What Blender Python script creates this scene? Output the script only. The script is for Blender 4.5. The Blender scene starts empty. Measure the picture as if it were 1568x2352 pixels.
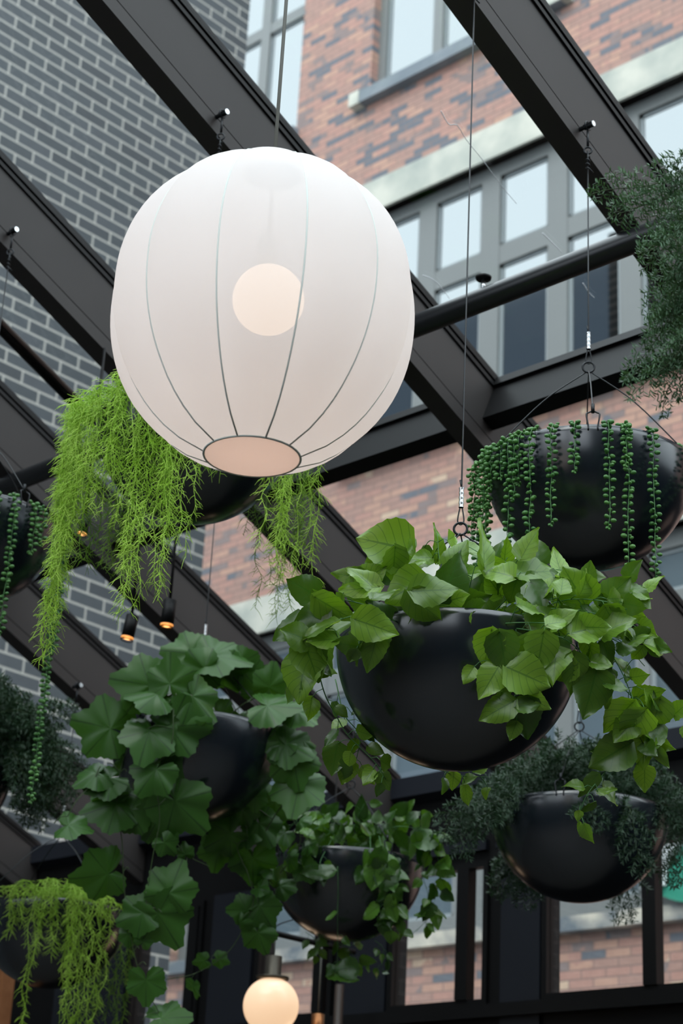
import bpy, math, random
from mathutils import Vector, Matrix
random.seed(7)
sc = bpy.context.scene
COL = sc.collection
# ------------------------------------------------------------------ camera
H = 1.55                                   # eye height above the floor
F = 4254.0                                 # focal length in pixels of the 1568x2352 frame
RM = Matrix(((0.733667, 0.231939, 0.638690), (0.677690, -0.317857, -0.663103), (0.049213, 0.919330, -0.390396)))
RM = Matrix([list(r) for r in RM])
xa = RM.row[0].normalized(); ya = (RM.row[1] - xa * RM.row[1].dot(xa)).normalized(); za = xa.cross(ya)
RM = Matrix((xa, ya, za))
CAM = Vector((0, 0, H))
cd = bpy.data.cameras.new('camera'); cam = bpy.data.objects.new('camera', cd); COL.objects.link(cam)
cd.sensor_fit = 'VERTICAL'; cd.sensor_height = 36.0; cd.lens = F / 2352 * 36
cam.matrix_world = Matrix.Translation(CAM) @ RM.to_4x4()
cd.clip_end = 300
cd.dof.use_dof = True; cd.dof.focus_distance = 4.5; cd.dof.aperture_fstop = 4.6
sc.camera = cam
# ------------------------------------------------------------------ world, exposure
w = bpy.data.worlds.new('overcast_sky'); sc.world = w; w.use_nodes = True
nt = w.node_tree; bg = nt.nodes['Background']
tc = nt.nodes.new('ShaderNodeTexCoord'); sp = nt.nodes.new('ShaderNodeSeparateXYZ')
rp = nt.nodes.new('ShaderNodeValToRGB')
nt.links.new(tc.outputs['Generated'], sp.inputs[0]); nt.links.new(sp.outputs[2], rp.inputs[0]); nt.links.new(rp.outputs[0], bg.inputs[0])
rp.color_ramp.elements[0].position = 0.0; rp.color_ramp.elements[0].color = (0.30, 0.34, 0.38, 1)
rp.color_ramp.elements[1].position = 0.5; rp.color_ramp.elements[1].color = (0.86, 0.935, 1.0, 1)
bg.inputs[1].default_value = 4.1
sd = bpy.data.lights.new('veiled_sun', 'SUN'); sd.energy = 0.8; sd.angle = math.radians(30); sd.color = (1, 0.95, 0.88)
so = bpy.data.objects.new('veiled_sun', sd); COL.objects.link(so); so.rotation_euler = (math.radians(38), math.radians(12), 0)
sc.view_settings.view_transform = 'Standard'; sc.view_settings.look = 'None'
sc.view_settings.exposure = 0.0; sc.view_settings.gamma = 1.0
sc.cycles.max_bounces = 8; sc.cycles.transparent_max_bounces = 24
sc.cycles.caustics_reflective = False; sc.cycles.caustics_refractive = False
# ------------------------------------------------------------------ helpers
V = Vector
CR = RM @ V((1, 0, 0)); CU = RM @ V((0, 1, 0)); CB = RM @ V((0, 0, 1))    # right, up, back of the view
def ray(x, y): return RM @ V(((x - 784) / F, -(y - 1176) / F, -1.0))
def at(x, y, D): return CAM + ray(x, y) * D                 # point at depth D
def atX(x, y, X0): r = ray(x, y); return CAM + r * (X0 / r.x)
def atY(x, y, Y0): r = ray(x, y); return CAM + r * (Y0 / r.y)
NR = V((0, 0.39, 0.921)).normalized(); DR = 4.568
def rz(Y, off=0.0): return H + (DR + off - NR.y * Y) / NR.z   # roof plane height (off = distance above the beams' underside)

class MB:
    def __init__(s): s.v = []; s.f = []; s.uv = {}
    def quad(s, *idx): s.f.append(idx)
    def poly(s, pts):
        b = len(s.v); s.v += [tuple(p) for p in pts]; s.f.append(tuple(range(b, b + len(pts)))); return s
    def box(s, a, b):
        x0, y0, z0 = a; x1, y1, z1 = b; k = len(s.v)
        s.v += [(x0,y0,z0),(x1,y0,z0),(x1,y1,z0),(x0,y1,z0),(x0,y0,z1),(x1,y0,z1),(x1,y1,z1),(x0,y1,z1)]
        for q in ((0,3,2,1),(4,5,6,7),(0,1,5,4),(1,2,6,5),(2,3,7,6),(3,0,4,7)): s.f.append(tuple(k + i for i in q))
        return s
    def prism(s, pts, dv):          # closed polygon extruded by dv
        k = len(s.v); n = len(pts); dv = V(dv)
        s.v += [tuple(p) for p in pts] + [tuple(V(p) + dv) for p in pts]
        s.f.append(tuple(range(k + n - 1, k - 1, -1))); s.f.append(tuple(range(k + n, k + 2 * n)))
        for i in range(n):
            j = (i + 1) % n; s.f.append((k + i, k + j, k + n + j, k + n + i))
        return s
    def tube(s, pts, r, n=6, r1=None, caps=True):
        pts = [V(p) for p in pts]; m = len(pts); r1 = r if r1 is None else r1
        k0 = len(s.v); u = None
        for i, p in enumerate(pts):
            t = (pts[min(i + 1, m - 1)] - pts[max(i - 1, 0)])
            if t.length < 1e-9: t = V((0, 0, 1))
            t.normalize()
            if u is None:
                u = t.orthogonal().normalized()
            else:
                u = (u - t * u.dot(t)); u = u.normalized() if u.length > 1e-6 else t.orthogonal().normalized()
            v = t.cross(u); rr = r + (r1 - r) * i / (m - 1)
            for a in range(n):
                c, q = math.cos(2 * math.pi * a / n), math.sin(2 * math.pi * a / n)
                s.v.append(tuple(p + u * (c * rr) + v * (q * rr)))
            if i:
                b = k0 + (i - 1) * n
                for a in range(n):
                    a2 = (a + 1) % n; s.f.append((b + a, b + a2, b + n + a2, b + n + a))
        if caps:
            s.f.append(tuple(range(k0 + n - 1, k0 - 1, -1))); e = k0 + (m - 1) * n; s.f.append(tuple(range(e, e + n)))
        return s
    def lathe(s, prof, c=(0, 0, 0), n=32, close_top=False):
        k = len(s.v); c = V(c); m = len(prof)
        for (r, z) in prof:
            for a in range(n):
                t = 2 * math.pi * a / n; s.v.append((c.x + r * math.cos(t), c.y + r * math.sin(t), c.z + z))
        for i in range(m - 1):
            for a in range(n):
                a2 = (a + 1) % n; b = k + i * n; s.f.append((b + a, b + a2, b + n + a2, b + n + a))
        return s
    def build(s, name, mat, parent=None, smooth=False, **tags):
        me = bpy.data.meshes.new(name); me.from_pydata(s.v, [], s.f)
        if s.uv:
            ul = me.uv_layers.new(name='leaf'); vi = [0] * len(me.loops); me.loops.foreach_get('vertex_index', vi)
            dat = []
            for i in vi: dat += s.uv.get(i, (0.5, 0.5))
            ul.data.foreach_set('uv', dat)
        if smooth: me.polygons.foreach_set('use_smooth', [True] * len(me.polygons))
        me.materials.append(mat); o = bpy.data.objects.new(name, me); COL.objects.link(o)
        if parent is not None:
            o.parent = parent
            o.matrix_parent_inverse = Matrix.Translation(-V(parent.location))
        for a, b in tags.items(): o[a] = b
        return o
def thing(name, loc, label, cat, group=None):
    o = bpy.data.objects.new(name, None); COL.objects.link(o); o.location = loc; o.empty_display_size = 0.05
    o['label'] = label; o['category'] = cat
    if group: o['group'] = group
    return o
def S(o): o['kind'] = 'structure'; return o
def crv(pts, n=6):                    # Catmull-Rom through the control points
    pts = [V(p) for p in pts]; P = [pts[0] * 2 - pts[1]] + pts + [pts[-1] * 2 - pts[-2]]; out = []
    for i in range(1, len(P) - 2):
        a, b, c, d = P[i - 1:i + 3]
        for k in range(n):
            t = k / n
            out.append(0.5 * ((2 * b) + (c - a) * t + (2 * a - 5 * b + 4 * c - d) * t * t + (3 * b - a - 3 * c + d) * t ** 3))
    out.append(pts[-1]); return out
U = random.uniform
# ------------------------------------------------------------------ materials
def mat(name, col, rough=0.6, metal=0.0, spec=0.5, emit=None, est=0.0, noise=None, bump=0.0):
    m = bpy.data.materials.new(name); m.use_nodes = True; b = m.node_tree.nodes['Principled BSDF']
    b.inputs['Base Color'].default_value = (*col, 1); b.inputs['Roughness'].default_value = rough
    b.inputs['Metallic'].default_value = metal; b.inputs['Specular IOR Level'].default_value = spec
    if emit: b.inputs['Emission Color'].default_value = (*emit, 1); b.inputs['Emission Strength'].default_value = est
    N = m.node_tree.nodes; L = m.node_tree.links
    if noise or bump:
        t = N.new('ShaderNodeTexCoord'); z = N.new('ShaderNodeTexNoise'); z.inputs['Scale'].default_value = noise[0] if noise else 30
        z.inputs['Detail'].default_value = 5; L.new(t.outputs['Object'], z.inputs['Vector'])
        if noise:
            r = N.new('ShaderNodeValToRGB'); L.new(z.outputs[0], r.inputs[0]); L.new(r.outputs[0], b.inputs['Base Color'])
            r.color_ramp.elements[0].position = 0.35; r.color_ramp.elements[1].position = 0.65
            r.color_ramp.elements[0].color = (*noise[1], 1); r.color_ramp.elements[1].color = (*noise[2], 1)
        if bump:
            bp = N.new('ShaderNodeBump'); bp.inputs['Strength'].default_value = bump; L.new(z.outputs[0], bp.inputs['Height']); L.new(bp.outputs[0], b.inputs['Normal'])
    return m
def math_node(N, L, op, a, b=None):
    n = N.new('ShaderNodeMath'); n.operation = op
    for i, x in enumerate((a, b)):
        if x is None: continue
        if isinstance(x, (int, float)): n.inputs[i].default_value = x
        else: L.new(x, n.inputs[i])
    return n.outputs[0]
def brick(name, ax, bw, rh, mort, mcol, cols, bump=0.4, weather=None, rough=0.85):
    m = bpy.data.materials.new(name); m.use_nodes = True; N = m.node_tree.nodes; L = m.node_tree.links; b = N['Principled BSDF']
    t = N.new('ShaderNodeTexCoord'); s = N.new('ShaderNodeSeparateXYZ'); L.new(t.outputs['Object'], s.inputs[0])
    u = math_node(N, L, 'ADD', s.outputs[ax], 60.0); z = s.outputs[2]
    c = N.new('ShaderNodeCombineXYZ'); L.new(u, c.inputs[0]); L.new(z, c.inputs[1])
    br = N.new('ShaderNodeTexBrick'); L.new(c.outputs[0], br.inputs['Vector']); br.inputs['Scale'].default_value = 1
    br.inputs['Brick Width'].default_value = bw; br.inputs['Row Height'].default_value = rh
    br.inputs['Mortar Size'].default_value = mort; br.inputs['Mortar Smooth'].default_value = 0.2
    row = math_node(N, L, 'FLOOR', math_node(N, L, 'DIVIDE', z, rh))
    par = math_node(N, L, 'MODULO', row, 2.0)
    sh = math_node(N, L, 'MULTIPLY', math_node(N, L, 'SUBTRACT', 1.0, par), 0.5)
    colm = math_node(N, L, 'FLOOR', math_node(N, L, 'ADD', math_node(N, L, 'DIVIDE', u, bw), sh))
    c2 = N.new('ShaderNodeCombineXYZ'); L.new(colm, c2.inputs[0]); L.new(row, c2.inputs[1])
    wn = N.new('ShaderNodeTexWhiteNoise'); wn.noise_dimensions = '2D'; L.new(c2.outputs[0], wn.inputs['Vector'])
    rr = N.new('ShaderNodeValToRGB'); rr.color_ramp.interpolation = 'CONSTANT'
    val = wn.outputs['Value']
    if weather:
        ns = N.new('ShaderNodeTexNoise'); ns.inputs['Scale'].default_value = weather[0]; ns.inputs['Detail'].default_value = 3
        L.new(t.outputs['Object'], ns.inputs['Vector'])
        val = math_node(N, L, 'ADD', math_node(N, L, 'MULTIPLY', val, 1 - weather[1]), math_node(N, L, 'MULTIPLY', ns.outputs[0], weather[1] * 1.0))
        if weather[2]:
            g = N.new('ShaderNodeMapRange'); L.new(z, g.inputs[0]); g.inputs[1].default_value = weather[2][0]; g.inputs[2].default_value = weather[2][1]
            g.inputs[3].default_value = 0.0; g.inputs[4].default_value = weather[2][2]
            val = math_node(N, L, 'SUBTRACT', val, g.outputs[0])
    L.new(val, rr.inputs[0])
    while len(rr.color_ramp.elements) < len(cols): rr.color_ramp.elements.new(0.5)
    for e, (p, cc) in zip(rr.color_ramp.elements, cols): e.position = p; e.color = (*cc, 1)
    fn = N.new('ShaderNodeTexNoise'); fn.inputs['Scale'].default_value = 14; fn.inputs['Detail'].default_value = 4; L.new(t.outputs['Object'], fn.inputs['Vector'])
    mv = N.new('ShaderNodeMix'); mv.data_type = 'RGBA'; mv.blend_type = 'MULTIPLY'; mv.inputs[0].default_value = 0.5
    fr = N.new('ShaderNodeValToRGB'); fr.color_ramp.elements[0].color = (0.62, 0.62, 0.64, 1); fr.color_ramp.elements[1].color = (1.25, 1.22, 1.2, 1)
    L.new(fn.outputs[0], fr.inputs[0]); L.new(rr.outputs[0], mv.inputs[6]); L.new(fr.outputs[0], mv.inputs[7])
    mm = N.new('ShaderNodeMix'); mm.data_type = 'RGBA'; L.new(br.outputs['Fac'], mm.inputs[0]); L.new(mv.outputs[2], mm.inputs[6])
    mm.inputs[7].default_value = (*mcol, 1)
    L.new(mm.outputs[2], b.inputs['Base Color']); b.inputs['Roughness'].default_value = rough
    bp = N.new('ShaderNodeBump'); bp.inputs['Strength'].default_value = bump; bp.inputs['Distance'].default_value = 0.01; bp.invert = True
    L.new(br.outputs['Fac'], bp.inputs['Height']); L.new(bp.outputs[0], b.inputs['Normal'])
    return m
M = {}
M['grey_brick'] = brick('grey_painted_brick', 1, 0.305, 0.1, 0.009, (0.36, 0.36, 0.33),
    [(0, (0.048, 0.060, 0.068)), (0.3, (0.055, 0.068, 0.077)), (0.6, (0.061, 0.073, 0.083)), (0.85, (0.044, 0.054, 0.062))], 0.3, None, 0.6)
M['red_brick'] = brick('weathered_red_brick', 0, 0.22, 0.0677, 0.006, (0.25, 0.165, 0.145),
    [(0, (0.15, 0.16, 0.185)), (0.22, (0.26, 0.20, 0.19)), (0.30, (0.41, 0.245, 0.20)), (0.48, (0.46, 0.255, 0.205)), (0.66, (0.51, 0.30, 0.225)), (0.80, (0.60, 0.43, 0.31))],
    0.4, (2.6, 0.36, (9.2 + H, 10.4 + H, 0.10)))
M['stone'] = mat('pale_limestone', (0.5, 0.5, 0.45), 0.8, noise=(2.6, (0.36, 0.38, 0.34), (0.60, 0.58, 0.50)), bump=0.1)
M['stone_dark'] = mat('slate_grey_sill', (0.16, 0.19, 0.22), 0.7, noise=(2.0, (0.12, 0.15, 0.18), (0.24, 0.26, 0.28)))
M['stone_mottled'] = mat('mottled_limestone', (0.4, 0.4, 0.35), 0.8, noise=(3.5, (0.13, 0.15, 0.17), (0.62, 0.56, 0.46)))
M['frame_ext'] = mat('grey_window_paint', (0.175, 0.182, 0.178), 0.5)
M['frame_pale'] = mat('pale_window_paint', (0.27, 0.30, 0.31), 0.5)
M['steel'] = mat('dark_painted_steel', (0.033, 0.029, 0.028), 0.5, spec=0.3, noise=(3, (0.031, 0.0272, 0.0262), (0.0355, 0.031, 0.030)))
M['black'] = mat('black_painted_metal', (0.0035, 0.0035, 0.004), 0.5, spec=0.22)
M['panel'] = mat('blue_grey_wall_panel', (0.013, 0.015, 0.021), 0.4, spec=0.3)
M['gasket'] = mat('black_rubber_gasket', (0.003, 0.003, 0.0035), 0.5, spec=0.25)
M['tube'] = mat('satin_black_tube', (0.010, 0.011, 0.013), 0.32, spec=0.6)
M['bowl'] = mat('satin_black_bowl_enamel', (0.0085, 0.0135, 0.0195), 0.22, spec=1.0)
M['inside'] = mat('matt_black_bowl_inside', (0.01, 0.01, 0.01), 0.8)
M['soil'] = mat('dark_soil', (0.025, 0.018, 0.012), 0.95, noise=(60, (0.012, 0.009, 0.006), (0.04, 0.03, 0.02)), bump=0.8)
M['cable'] = mat('dark_wire_rope', (0.03, 0.033, 0.036), 0.4, metal=0.6)
M['hook'] = mat('blackened_steel', (0.02, 0.022, 0.025), 0.35, metal=0.6)
M['alu'] = mat('crimped_aluminium', (0.65, 0.67, 0.68), 0.28, metal=1.0, bump=0.3)
M['bolt'] = mat('zinc_bolt', (0.75, 0.78, 0.8), 0.25, metal=1.0)
M['wood'] = mat('orange_brown_wood', (0.30, 0.12, 0.045), 0.5, noise=(6, (0.24, 0.09, 0.03), (0.36, 0.15, 0.06)))
M['floor'] = mat('dark_floor', (0.05, 0.045, 0.04), 0.5)
M['plaster'] = mat('dark_plaster', (0.05, 0.045, 0.042), 0.8)
M['concrete'] = mat('street_concrete', (0.22, 0.22, 0.22), 0.9)
M['tower'] = mat('blue_grey_facade', (0.10, 0.125, 0.16), 0.8)
M['green'] = mat('green_sign_enamel', (0.02, 0.26, 0.17), 0.5)
M['white_sign'] = mat('white_sign_enamel', (0.75, 0.78, 0.78), 0.5)
def glass(name, refl, tint=(1, 1, 1), rough=0.0):
    m = bpy.data.materials.new(name); m.use_nodes = True; N = m.node_tree.nodes; L = m.node_tree.links; N.clear()
    o = N.new('ShaderNodeOutputMaterial'); x = N.new('ShaderNodeMixShader'); t = N.new('ShaderNodeBsdfTransparent'); g = N.new('ShaderNodeBsdfGlossy')
    t.inputs[0].default_value = (*tint, 1); g.inputs['Roughness'].default_value = rough
    f = N.new('ShaderNodeLayerWeight'); f.inputs[0].default_value = 0.5
    k = math_node(N, L, 'ADD', math_node(N, L, 'MULTIPLY', math_node(N, L, 'POWER', f.outputs['Facing'], 5.0), 0.6), refl)
    L.new(k, x.inputs[0]); L.new(t.outputs[0], x.inputs[1]); L.new(g.outputs[0], x.inputs[2]); L.new(x.outputs[0], o.inputs[0])
    return m
M['glass'] = glass('clear_roof_glass', 0.045, (0.95, 0.975, 0.97))
M['pane'] = mat('reflective_window_pane', (0.02, 0.025, 0.03), 0.02, spec=1.0)
pb = M['pane'].node_tree.nodes['Principled BSDF']; pb.inputs['Base Color'].default_value = (0.235, 0.25, 0.255, 1); pb.inputs['Metallic'].default_value = 1.0; pb.inputs['Roughness'].default_value = 0.03
M['pane_low'] = mat('dim_window_pane', (0.10, 0.13, 0.15), 0.05, spec=0.9)
# ------------------------------------------------------------------ building across: red brick facade
FY = 11.3
RELIEF = 0.35
bld = thing('brick_building', (-9, FY, 0), 'weathered red brick building with stone lintels and grey framed windows beyond the glass roof', 'building')
wins = [  # x0, x1, z0, z1 (relative to the eye)
    (-13.6, -11.84, 11.25, 14.6), (-10.80, -8.42, 11.25, 14.6),
    (-10.84, -6.10, 7.13, 9.78), (-12.74, -6.6, 2.69, 5.66)]
def cells(mb, x0, x1, z0, z1, holes, y):
    xs = sorted({x0, x1, *[h[0] for h in holes], *[h[1] for h in holes]}); zs = sorted({z0, z1, *[h[2] for h in holes], *[h[3] for h in holes]})
    for i in range(len(xs) - 1):
        for j in range(len(zs) - 1):
            a, b, c, d = xs[i], xs[i + 1], zs[j], zs[j + 1]; cx, cz = (a + b) / 2, (c + d) / 2
            if any(h[0] < cx < h[1] and h[2] < cz < h[3] for h in holes): continue
            mb.box((a, y, c), (b, y + 0.4, d))
hol = [(a, b, c + H, d + H) for a, b, c, d in wins]
mb = MB(); cells(mb, -16, 3, 0, 17, hol, FY); mb.build('wall', M['red_brick'], bld)
def ebox(x0, x1, z0, z1, y0, y1): return MB().box((x0, y0, z0 + H), (x1, y1, z1 + H))
ebox(-14.2, -11.80, 11.11, 11.25, FY - 0.1, FY + .1).build('sill', M['stone_dark'], bld)
ebox(-10.90, -8.34, 11.11, 11.25, FY - 0.1, FY + .1).build('sill', M['stone_dark'], bld)
ebox(-8.62, -8.26, 11.12, 11.27, FY - 0.11, FY + .1).build('sill_end', M['stone'], bld)
ebox(-10.99, -10.86, 11.10, 11.26, FY - 0.11, FY + .1).build('sill_end', M['stone'], bld)
ebox(-11.2, -5.9, 9.78, 10.14, FY - 0.03, FY + .12).build('lintel', M['stone'], bld)
ebox(-10.95, -9.3, 7.0, 7.13, FY - 0.1, FY + .1).build('sill', M['stone_dark'], bld)
ebox(-9.3, -6.0, 7.0, 7.13, FY - 0.1, FY + .1).build('sill', M['stone'], bld)
ebox(-13.2, -6.3, 5.66, 6.02, FY - 0.03, FY + .12).build('lintel', M['stone'], bld)
ebox(-12.8, -6.3, 2.58, 2.69, FY - 0.1, FY + .1).build('sill', M['stone_mottled'], bld)
def facade_window(x0, x1, z0, z1, mull, trans, pane, fm, fw=0.11, step=None):
    f = MB(); y0, y1 = FY + 0.10, FY + 0.17
    def bar(a, b, c, d, dy=0): f.box((a, y0 + dy, c + H), (b, y1 + dy, d + H))
    bar(x0, x0 + fw, z0, z1); bar(x1 - fw, x1, z0, z1); bar(x0 + fw, x1 - fw, z0, z0 + fw); bar(x0 + fw, x1 - fw, z1 - fw, z1)
    for (a, b) in mull: bar(a, b, z0 + fw, z1 - fw)
    for (a, b) in trans: bar(x0 + fw, x1 - fw, a, b, 0.004)
    fr = f.build('window', fm, bld)
    xs = [x0 + fw] + [v for ab in mull for v in ab] + [x1 - fw]; zs = [z0 + fw] + [v for ab in trans for v in ab] + [z1 - fw]
    for i in range(0, len(xs) - 1, 2):
        for j in range(0, len(zs) - 1, 2):
            a, b, c, d = xs[i], xs[i + 1], zs[j], zs[j + 1]
            if b - a < 0.05 or d - c < 0.05: continue
            MB().box((a + .035, y1 - 0.03, c + H), (b - .035, y1 - 0.01, d + H)).build('pane', pane, fr)
            s = MB()                                   # sash frame set back inside the bay
            for q in ((a, a + .035, c, d), (b - .035, b, c, d), (a, b, c, c + .035), (a, b, d - .035, d)):
                s.box((q[0], y1 - .04, q[2] + H), (q[1], y1, q[3] + H))
            s.build('sash', M['frame_pale'], fr)
facade_window(-13.6, -11.84, 11.25, 14.6, [(-12.61, -12.47)], [(12.86, 13.0)], M['pane'], M['frame_ext'], 0.08)
facade_window(-10.80, -8.42, 11.25, 14.6, [(-10.06, -9.94), (-9.33, -9.2)], [(12.86, 13.0)], M['pane'], M['frame_ext'], 0.10)
mul = [(-10.70 + .765 * k + .55, -10.70 + .765 * (k + 1)) for k in range(5)]
facade_window(-10.84, -6.10, 7.13, 9.78, mul, [(8.70, 8.90)], M['pane'], M['frame_ext'], 0.13)
mul = [(-12.0, -11.85), (-11.2, -11.05), (-10.4, -10.25), (-9.52, -9.40), (-9.30, -9.22), (-8.5, -8.35), (-7.73, -7.62)]
facade_window(-12.74, -6.6, 2.69, 5.66, mul, [(4.95, 5.15)], M['pane_low'], M['frame_ext'], 0.15)
# round green sign by the lower windows
sg = thing('shop_sign', (-7.12, FY - 0.15, 2.68 + H), 'green round sign with a white curved stripe on the building behind the lower right windows', 'sign')
MB().tube([(-7.12, FY - 0.15, 3.22 + H), (-7.12, FY - 0.10, 3.22 + H)], 0.54, 48).build('disc', M['green'], sg)
arc = [V((-7.08 + 0.30 * math.cos(math.radians(a)), FY - 0.165, 2.84 + H + 0.32 * math.sin(math.radians(a)))) for a in range(50, 186, 9)]
MB().tube(arc, 0.05, 8).build('stripe', M['white_sign'], sg)
MB().box((-7.16, FY - 0.11, 3.2 + H), (-7.08, FY + 0.01, 3.3 + H)).build('bracket', M['black'], sg)
# tower block far behind to the left, seen as a reflection
MB().box((-48, -17, 0), (-18, -14, 28.5)).build('distant_building', M['tower'], None, label='tall blue grey building whose reflection darkens the lower window panes', category='building')
S(MB().box((-60, -20, -0.12), (30, 20, -0.02)).build('floor', M['concrete']))
# ------------------------------------------------------------------ grey brick wall on the left
S(MB().box((-10.1, -3.2, 0), (-9.5, 8.43, 12.4)).build('wall_left', M['grey_brick']))
# ------------------------------------------------------------------ room shell
BY = -3.0; FW = 6.8; RX = 3.0
S(MB().box((-9.5, BY, -0.02), (RX, FW, 0.0)).build('floor', M['floor']))
S(MB().prism([(RX, BY, 0), (RX, FW + .1, 0), (RX, FW + .1, rz(FW + .1, .2)), (RX, BY, rz(BY, .2))], (0.15, 0, 0)).build('wall_right', M['plaster']))
mb = MB(); cells(mb, -9.5, RX, 0, rz(BY, .3), [(-8.5, -5.2, 3.6, 7.0), (-4.6, -1.2, 3.6, 7.0), (-0.8, 2.6, 3.6, 7.0)], BY - 0.4)
S(mb.build('wall_back', M['plaster']))
# front wall with openings, panels between
def fbox(x0, x1, z0, z1, y0=FW, y1=FW + .12): return MB().box((x0, y0, z0 + H), (x1, y1, z1 + H))
front = MB()
ZT, ZB = 1.935, 1.268
front.box((-9.5, FW, 0), (RX, FW + .12, ZB + H))
front.box((-9.5, FW, ZT + H), (RX, FW + .12, rz(FW, .2)))
solid = [(-9.5, -7.96), (-7.40, -6.98), (-6.43, -6.06), (-5.45, -5.135), (-4.05, -3.6), (-3.1, -2.6), (-2.1, RX)]
for a, b in solid: front.box((a, FW, ZB + H), (b, FW + .12, ZT + H))
S(front.build('wall_front', M['black']))
for i, (a, b) in enumerate([(-8.6, -8.0), (-7.32, -7.01), (-6.36, -6.075), (-5.37, -5.145), (-3.98, -3.66)]):
    S(fbox(a, b, 0.9, ZT + .02, FW - .02, FW).build('trim_%d' % (i + 1), M['panel']))
S(fbox(-9.4, RX, ZB - .06, ZB - .001, FW - .05, FW).build('trim_6', M['black']))
S(fbox(-6.3, -5.46, ZT + .05, ZT + .10, FW - .03, FW).build('trim_7', M['panel']))
S(fbox(-5.40, -4.4, ZT + .05, ZT + .10, FW - .03, FW).build('trim_8', M['panel']))
holes = [(-7.96, -7.40, [-7.46]), (-6.98, -6.43, [-6.51]), (-6.06, -5.45, [-5.59]), (-5.135, -4.05, [-4.545]), (-3.6, -3.1, [-3.3]), (-2.6, -2.1, [-2.3])]
wn = 0
for a, b, ms in holes:
    wn += 1; f = MB(); fw = 0.028
    for q in ((a, a + fw, ZB, ZT), (b - fw, b, ZB, ZT), (a + fw, b - fw, ZB, ZB + fw), (a + fw, b - fw, ZT - fw, ZT)): f.box((q[0], FW - .02, q[2] + H), (q[1], FW + .03, q[3] + H))
    for mx in ms: f.box((mx - .04, FW - .03, ZB + fw + H), (mx + .03, FW + .03, ZT - fw + H))
    fo = S(f.build('window_%d' % wn, M['black']))
    MB().box((a + fw, FW + .005, ZB + fw + H), (b - fw, FW + .012, ZT - fw + H)).build('pane', M['glass'], fo)
S(MB().prism([(-9.5, 6.73, rz(6.73, .17)), (-9.5, FW, rz(FW, .17)), (-9.5, FW, rz(FW, .26)), (-9.5, 6.73, rz(6.73, .26))], (12.5, 0, 0)).build('trim_9', M['panel']))
# ------------------------------------------------------------------ roof: beams, purlins, tube, glass
SL = V((0, NR.z, -NR.y))      # down-slope direction
def roof_pt(x, Y, off): return V((x, Y, rz(Y, off)))
beam_lab = {2: 'dark steel roof beam furthest right, its web holding the two big planters by bolts',
            1: 'dark steel roof beam running behind the top of the white lantern', 0: 'dark steel roof beam entering at the left edge and passing behind the lantern middle',
            -1: 'dark steel roof beam just left of the two small black spotlights, above the left planter', -2: 'dark steel roof beam in the lower left, beyond the trailing bead plant',
            -3: 'dark steel roof beam nearest the grey brick wall, hung with dark fern', 3: 'dark steel roof beam at the far right outside the view'}
faces = {3: -1.75, 2: -2.84, 1: -3.93, 0: -5.07, -1: -6.04, -2: -6.95, -3: -7.93, -4: -8.9}
bw = 0.085; hh = 0.262
def slope_box(mb, x0, x1, o0, o1, Y0=-2.95, Y1=6.79):
    a = [roof_pt(x0, Y0, o0), roof_pt(x0, Y1, o0), roof_pt(x0, Y1, o1), roof_pt(x0, Y0, o1)]
    return mb.prism(a, (x1 - x0, 0, 0))
for k, X in faces.items():
    if k == -4 or k == 3: lab = 'dark steel roof beam outside the picture on the %s' % ('left' if k < 0 else 'right')
    else: lab = beam_lab[k]
    t = thing('roof_beam', roof_pt(X - bw / 2, 6.7, 0), lab, 'beam')
    b = MB(); slope_box(b, X - bw, X, 0, 0.052); slope_box(b, X - bw, X - 0.006, 0.052, 0.056); slope_box(b, X - bw, X, 0.056, hh); b.build('web', M['steel'], t)
    g = MB(); slope_box(g, X - bw - .008, X + .008, hh, hh + .016); slope_box(g, X - bw - .002, X + .002, hh + .016, hh + .024); slope_box(g, X - bw - .012, X + .012, hh + .024, hh + .05); g.build('glazing_cap', M['gasket'], t)
GO = hh + 0.03
xs = [RX] + list(faces.values()) + [-9.5]
for i in range(len(xs) - 1):
    a = xs[i + 1] + (.012 if i < len(xs) - 2 else 0); b = xs[i] - (bw + .012 if i else 0); wn += 1
    m = MB(); slope_box(m, a, b, GO, GO + .008, -2.95, 6.74); S(m.build('window_%d' % wn, M['glass']))
# purlins between the beams (glazing bars)
def xbar(name, label, Yc, off0, off1, half, mt=M['black'], x0=-9.5, x1=RX):
    p = V((x0, Yc, rz(Yc, 0))); q = [p + NR * off0 - SL * half, p + NR * off0 + SL * half, p + NR * off1 + SL * half, p + NR * off1 - SL * half]
    t = thing(name, (x0 + (x1 - x0) / 2, Yc, rz(Yc, off0)), label, 'beam'); MB().prism(q, (x1 - x0, 0, 0)).build('bar', mt, t); return t
t = xbar('roof_purlin', 'black cross bar of the glass roof just below the round tube', 4.80, 0.10, 0.262, 0.035)
p0 = V((-9.5, 4.80, rz(4.80))); q = [p0 + NR * .262 - SL * .05, p0 + NR * .262 + SL * .04, p0 + NR * .30 + SL * .04, p0 + NR * .30 - SL * .05]
MB().prism(q, (12.5, 0, 0)).build('glazing_cap', M['gasket'], t)
xbar('roof_purlin', 'black cross bar of the glass roof near the head of the slope behind the camera', 0.0, 0.10, 0.262, 0.035)
tb = thing('cross_tube', (-3, 4.22, rz(4.22, -.04)), 'round satin black steel tube crossing below the roof beams from left to right', 'tube')
TY = 4.24; TZ = rz(TY, -.04)
MB().tube([(-9.5, TY, TZ), (RX, TY, TZ)], 0.040, 24).build('tube', M['tube'], tb, True)
hx = atY(1101, 655, TY - 0.02)
d = thing('sprinkler_head', (hx.x, TY, TZ + .04), 'small black sprinkler rosette on top of the round tube right of the lantern', 'sprinkler')
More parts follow.
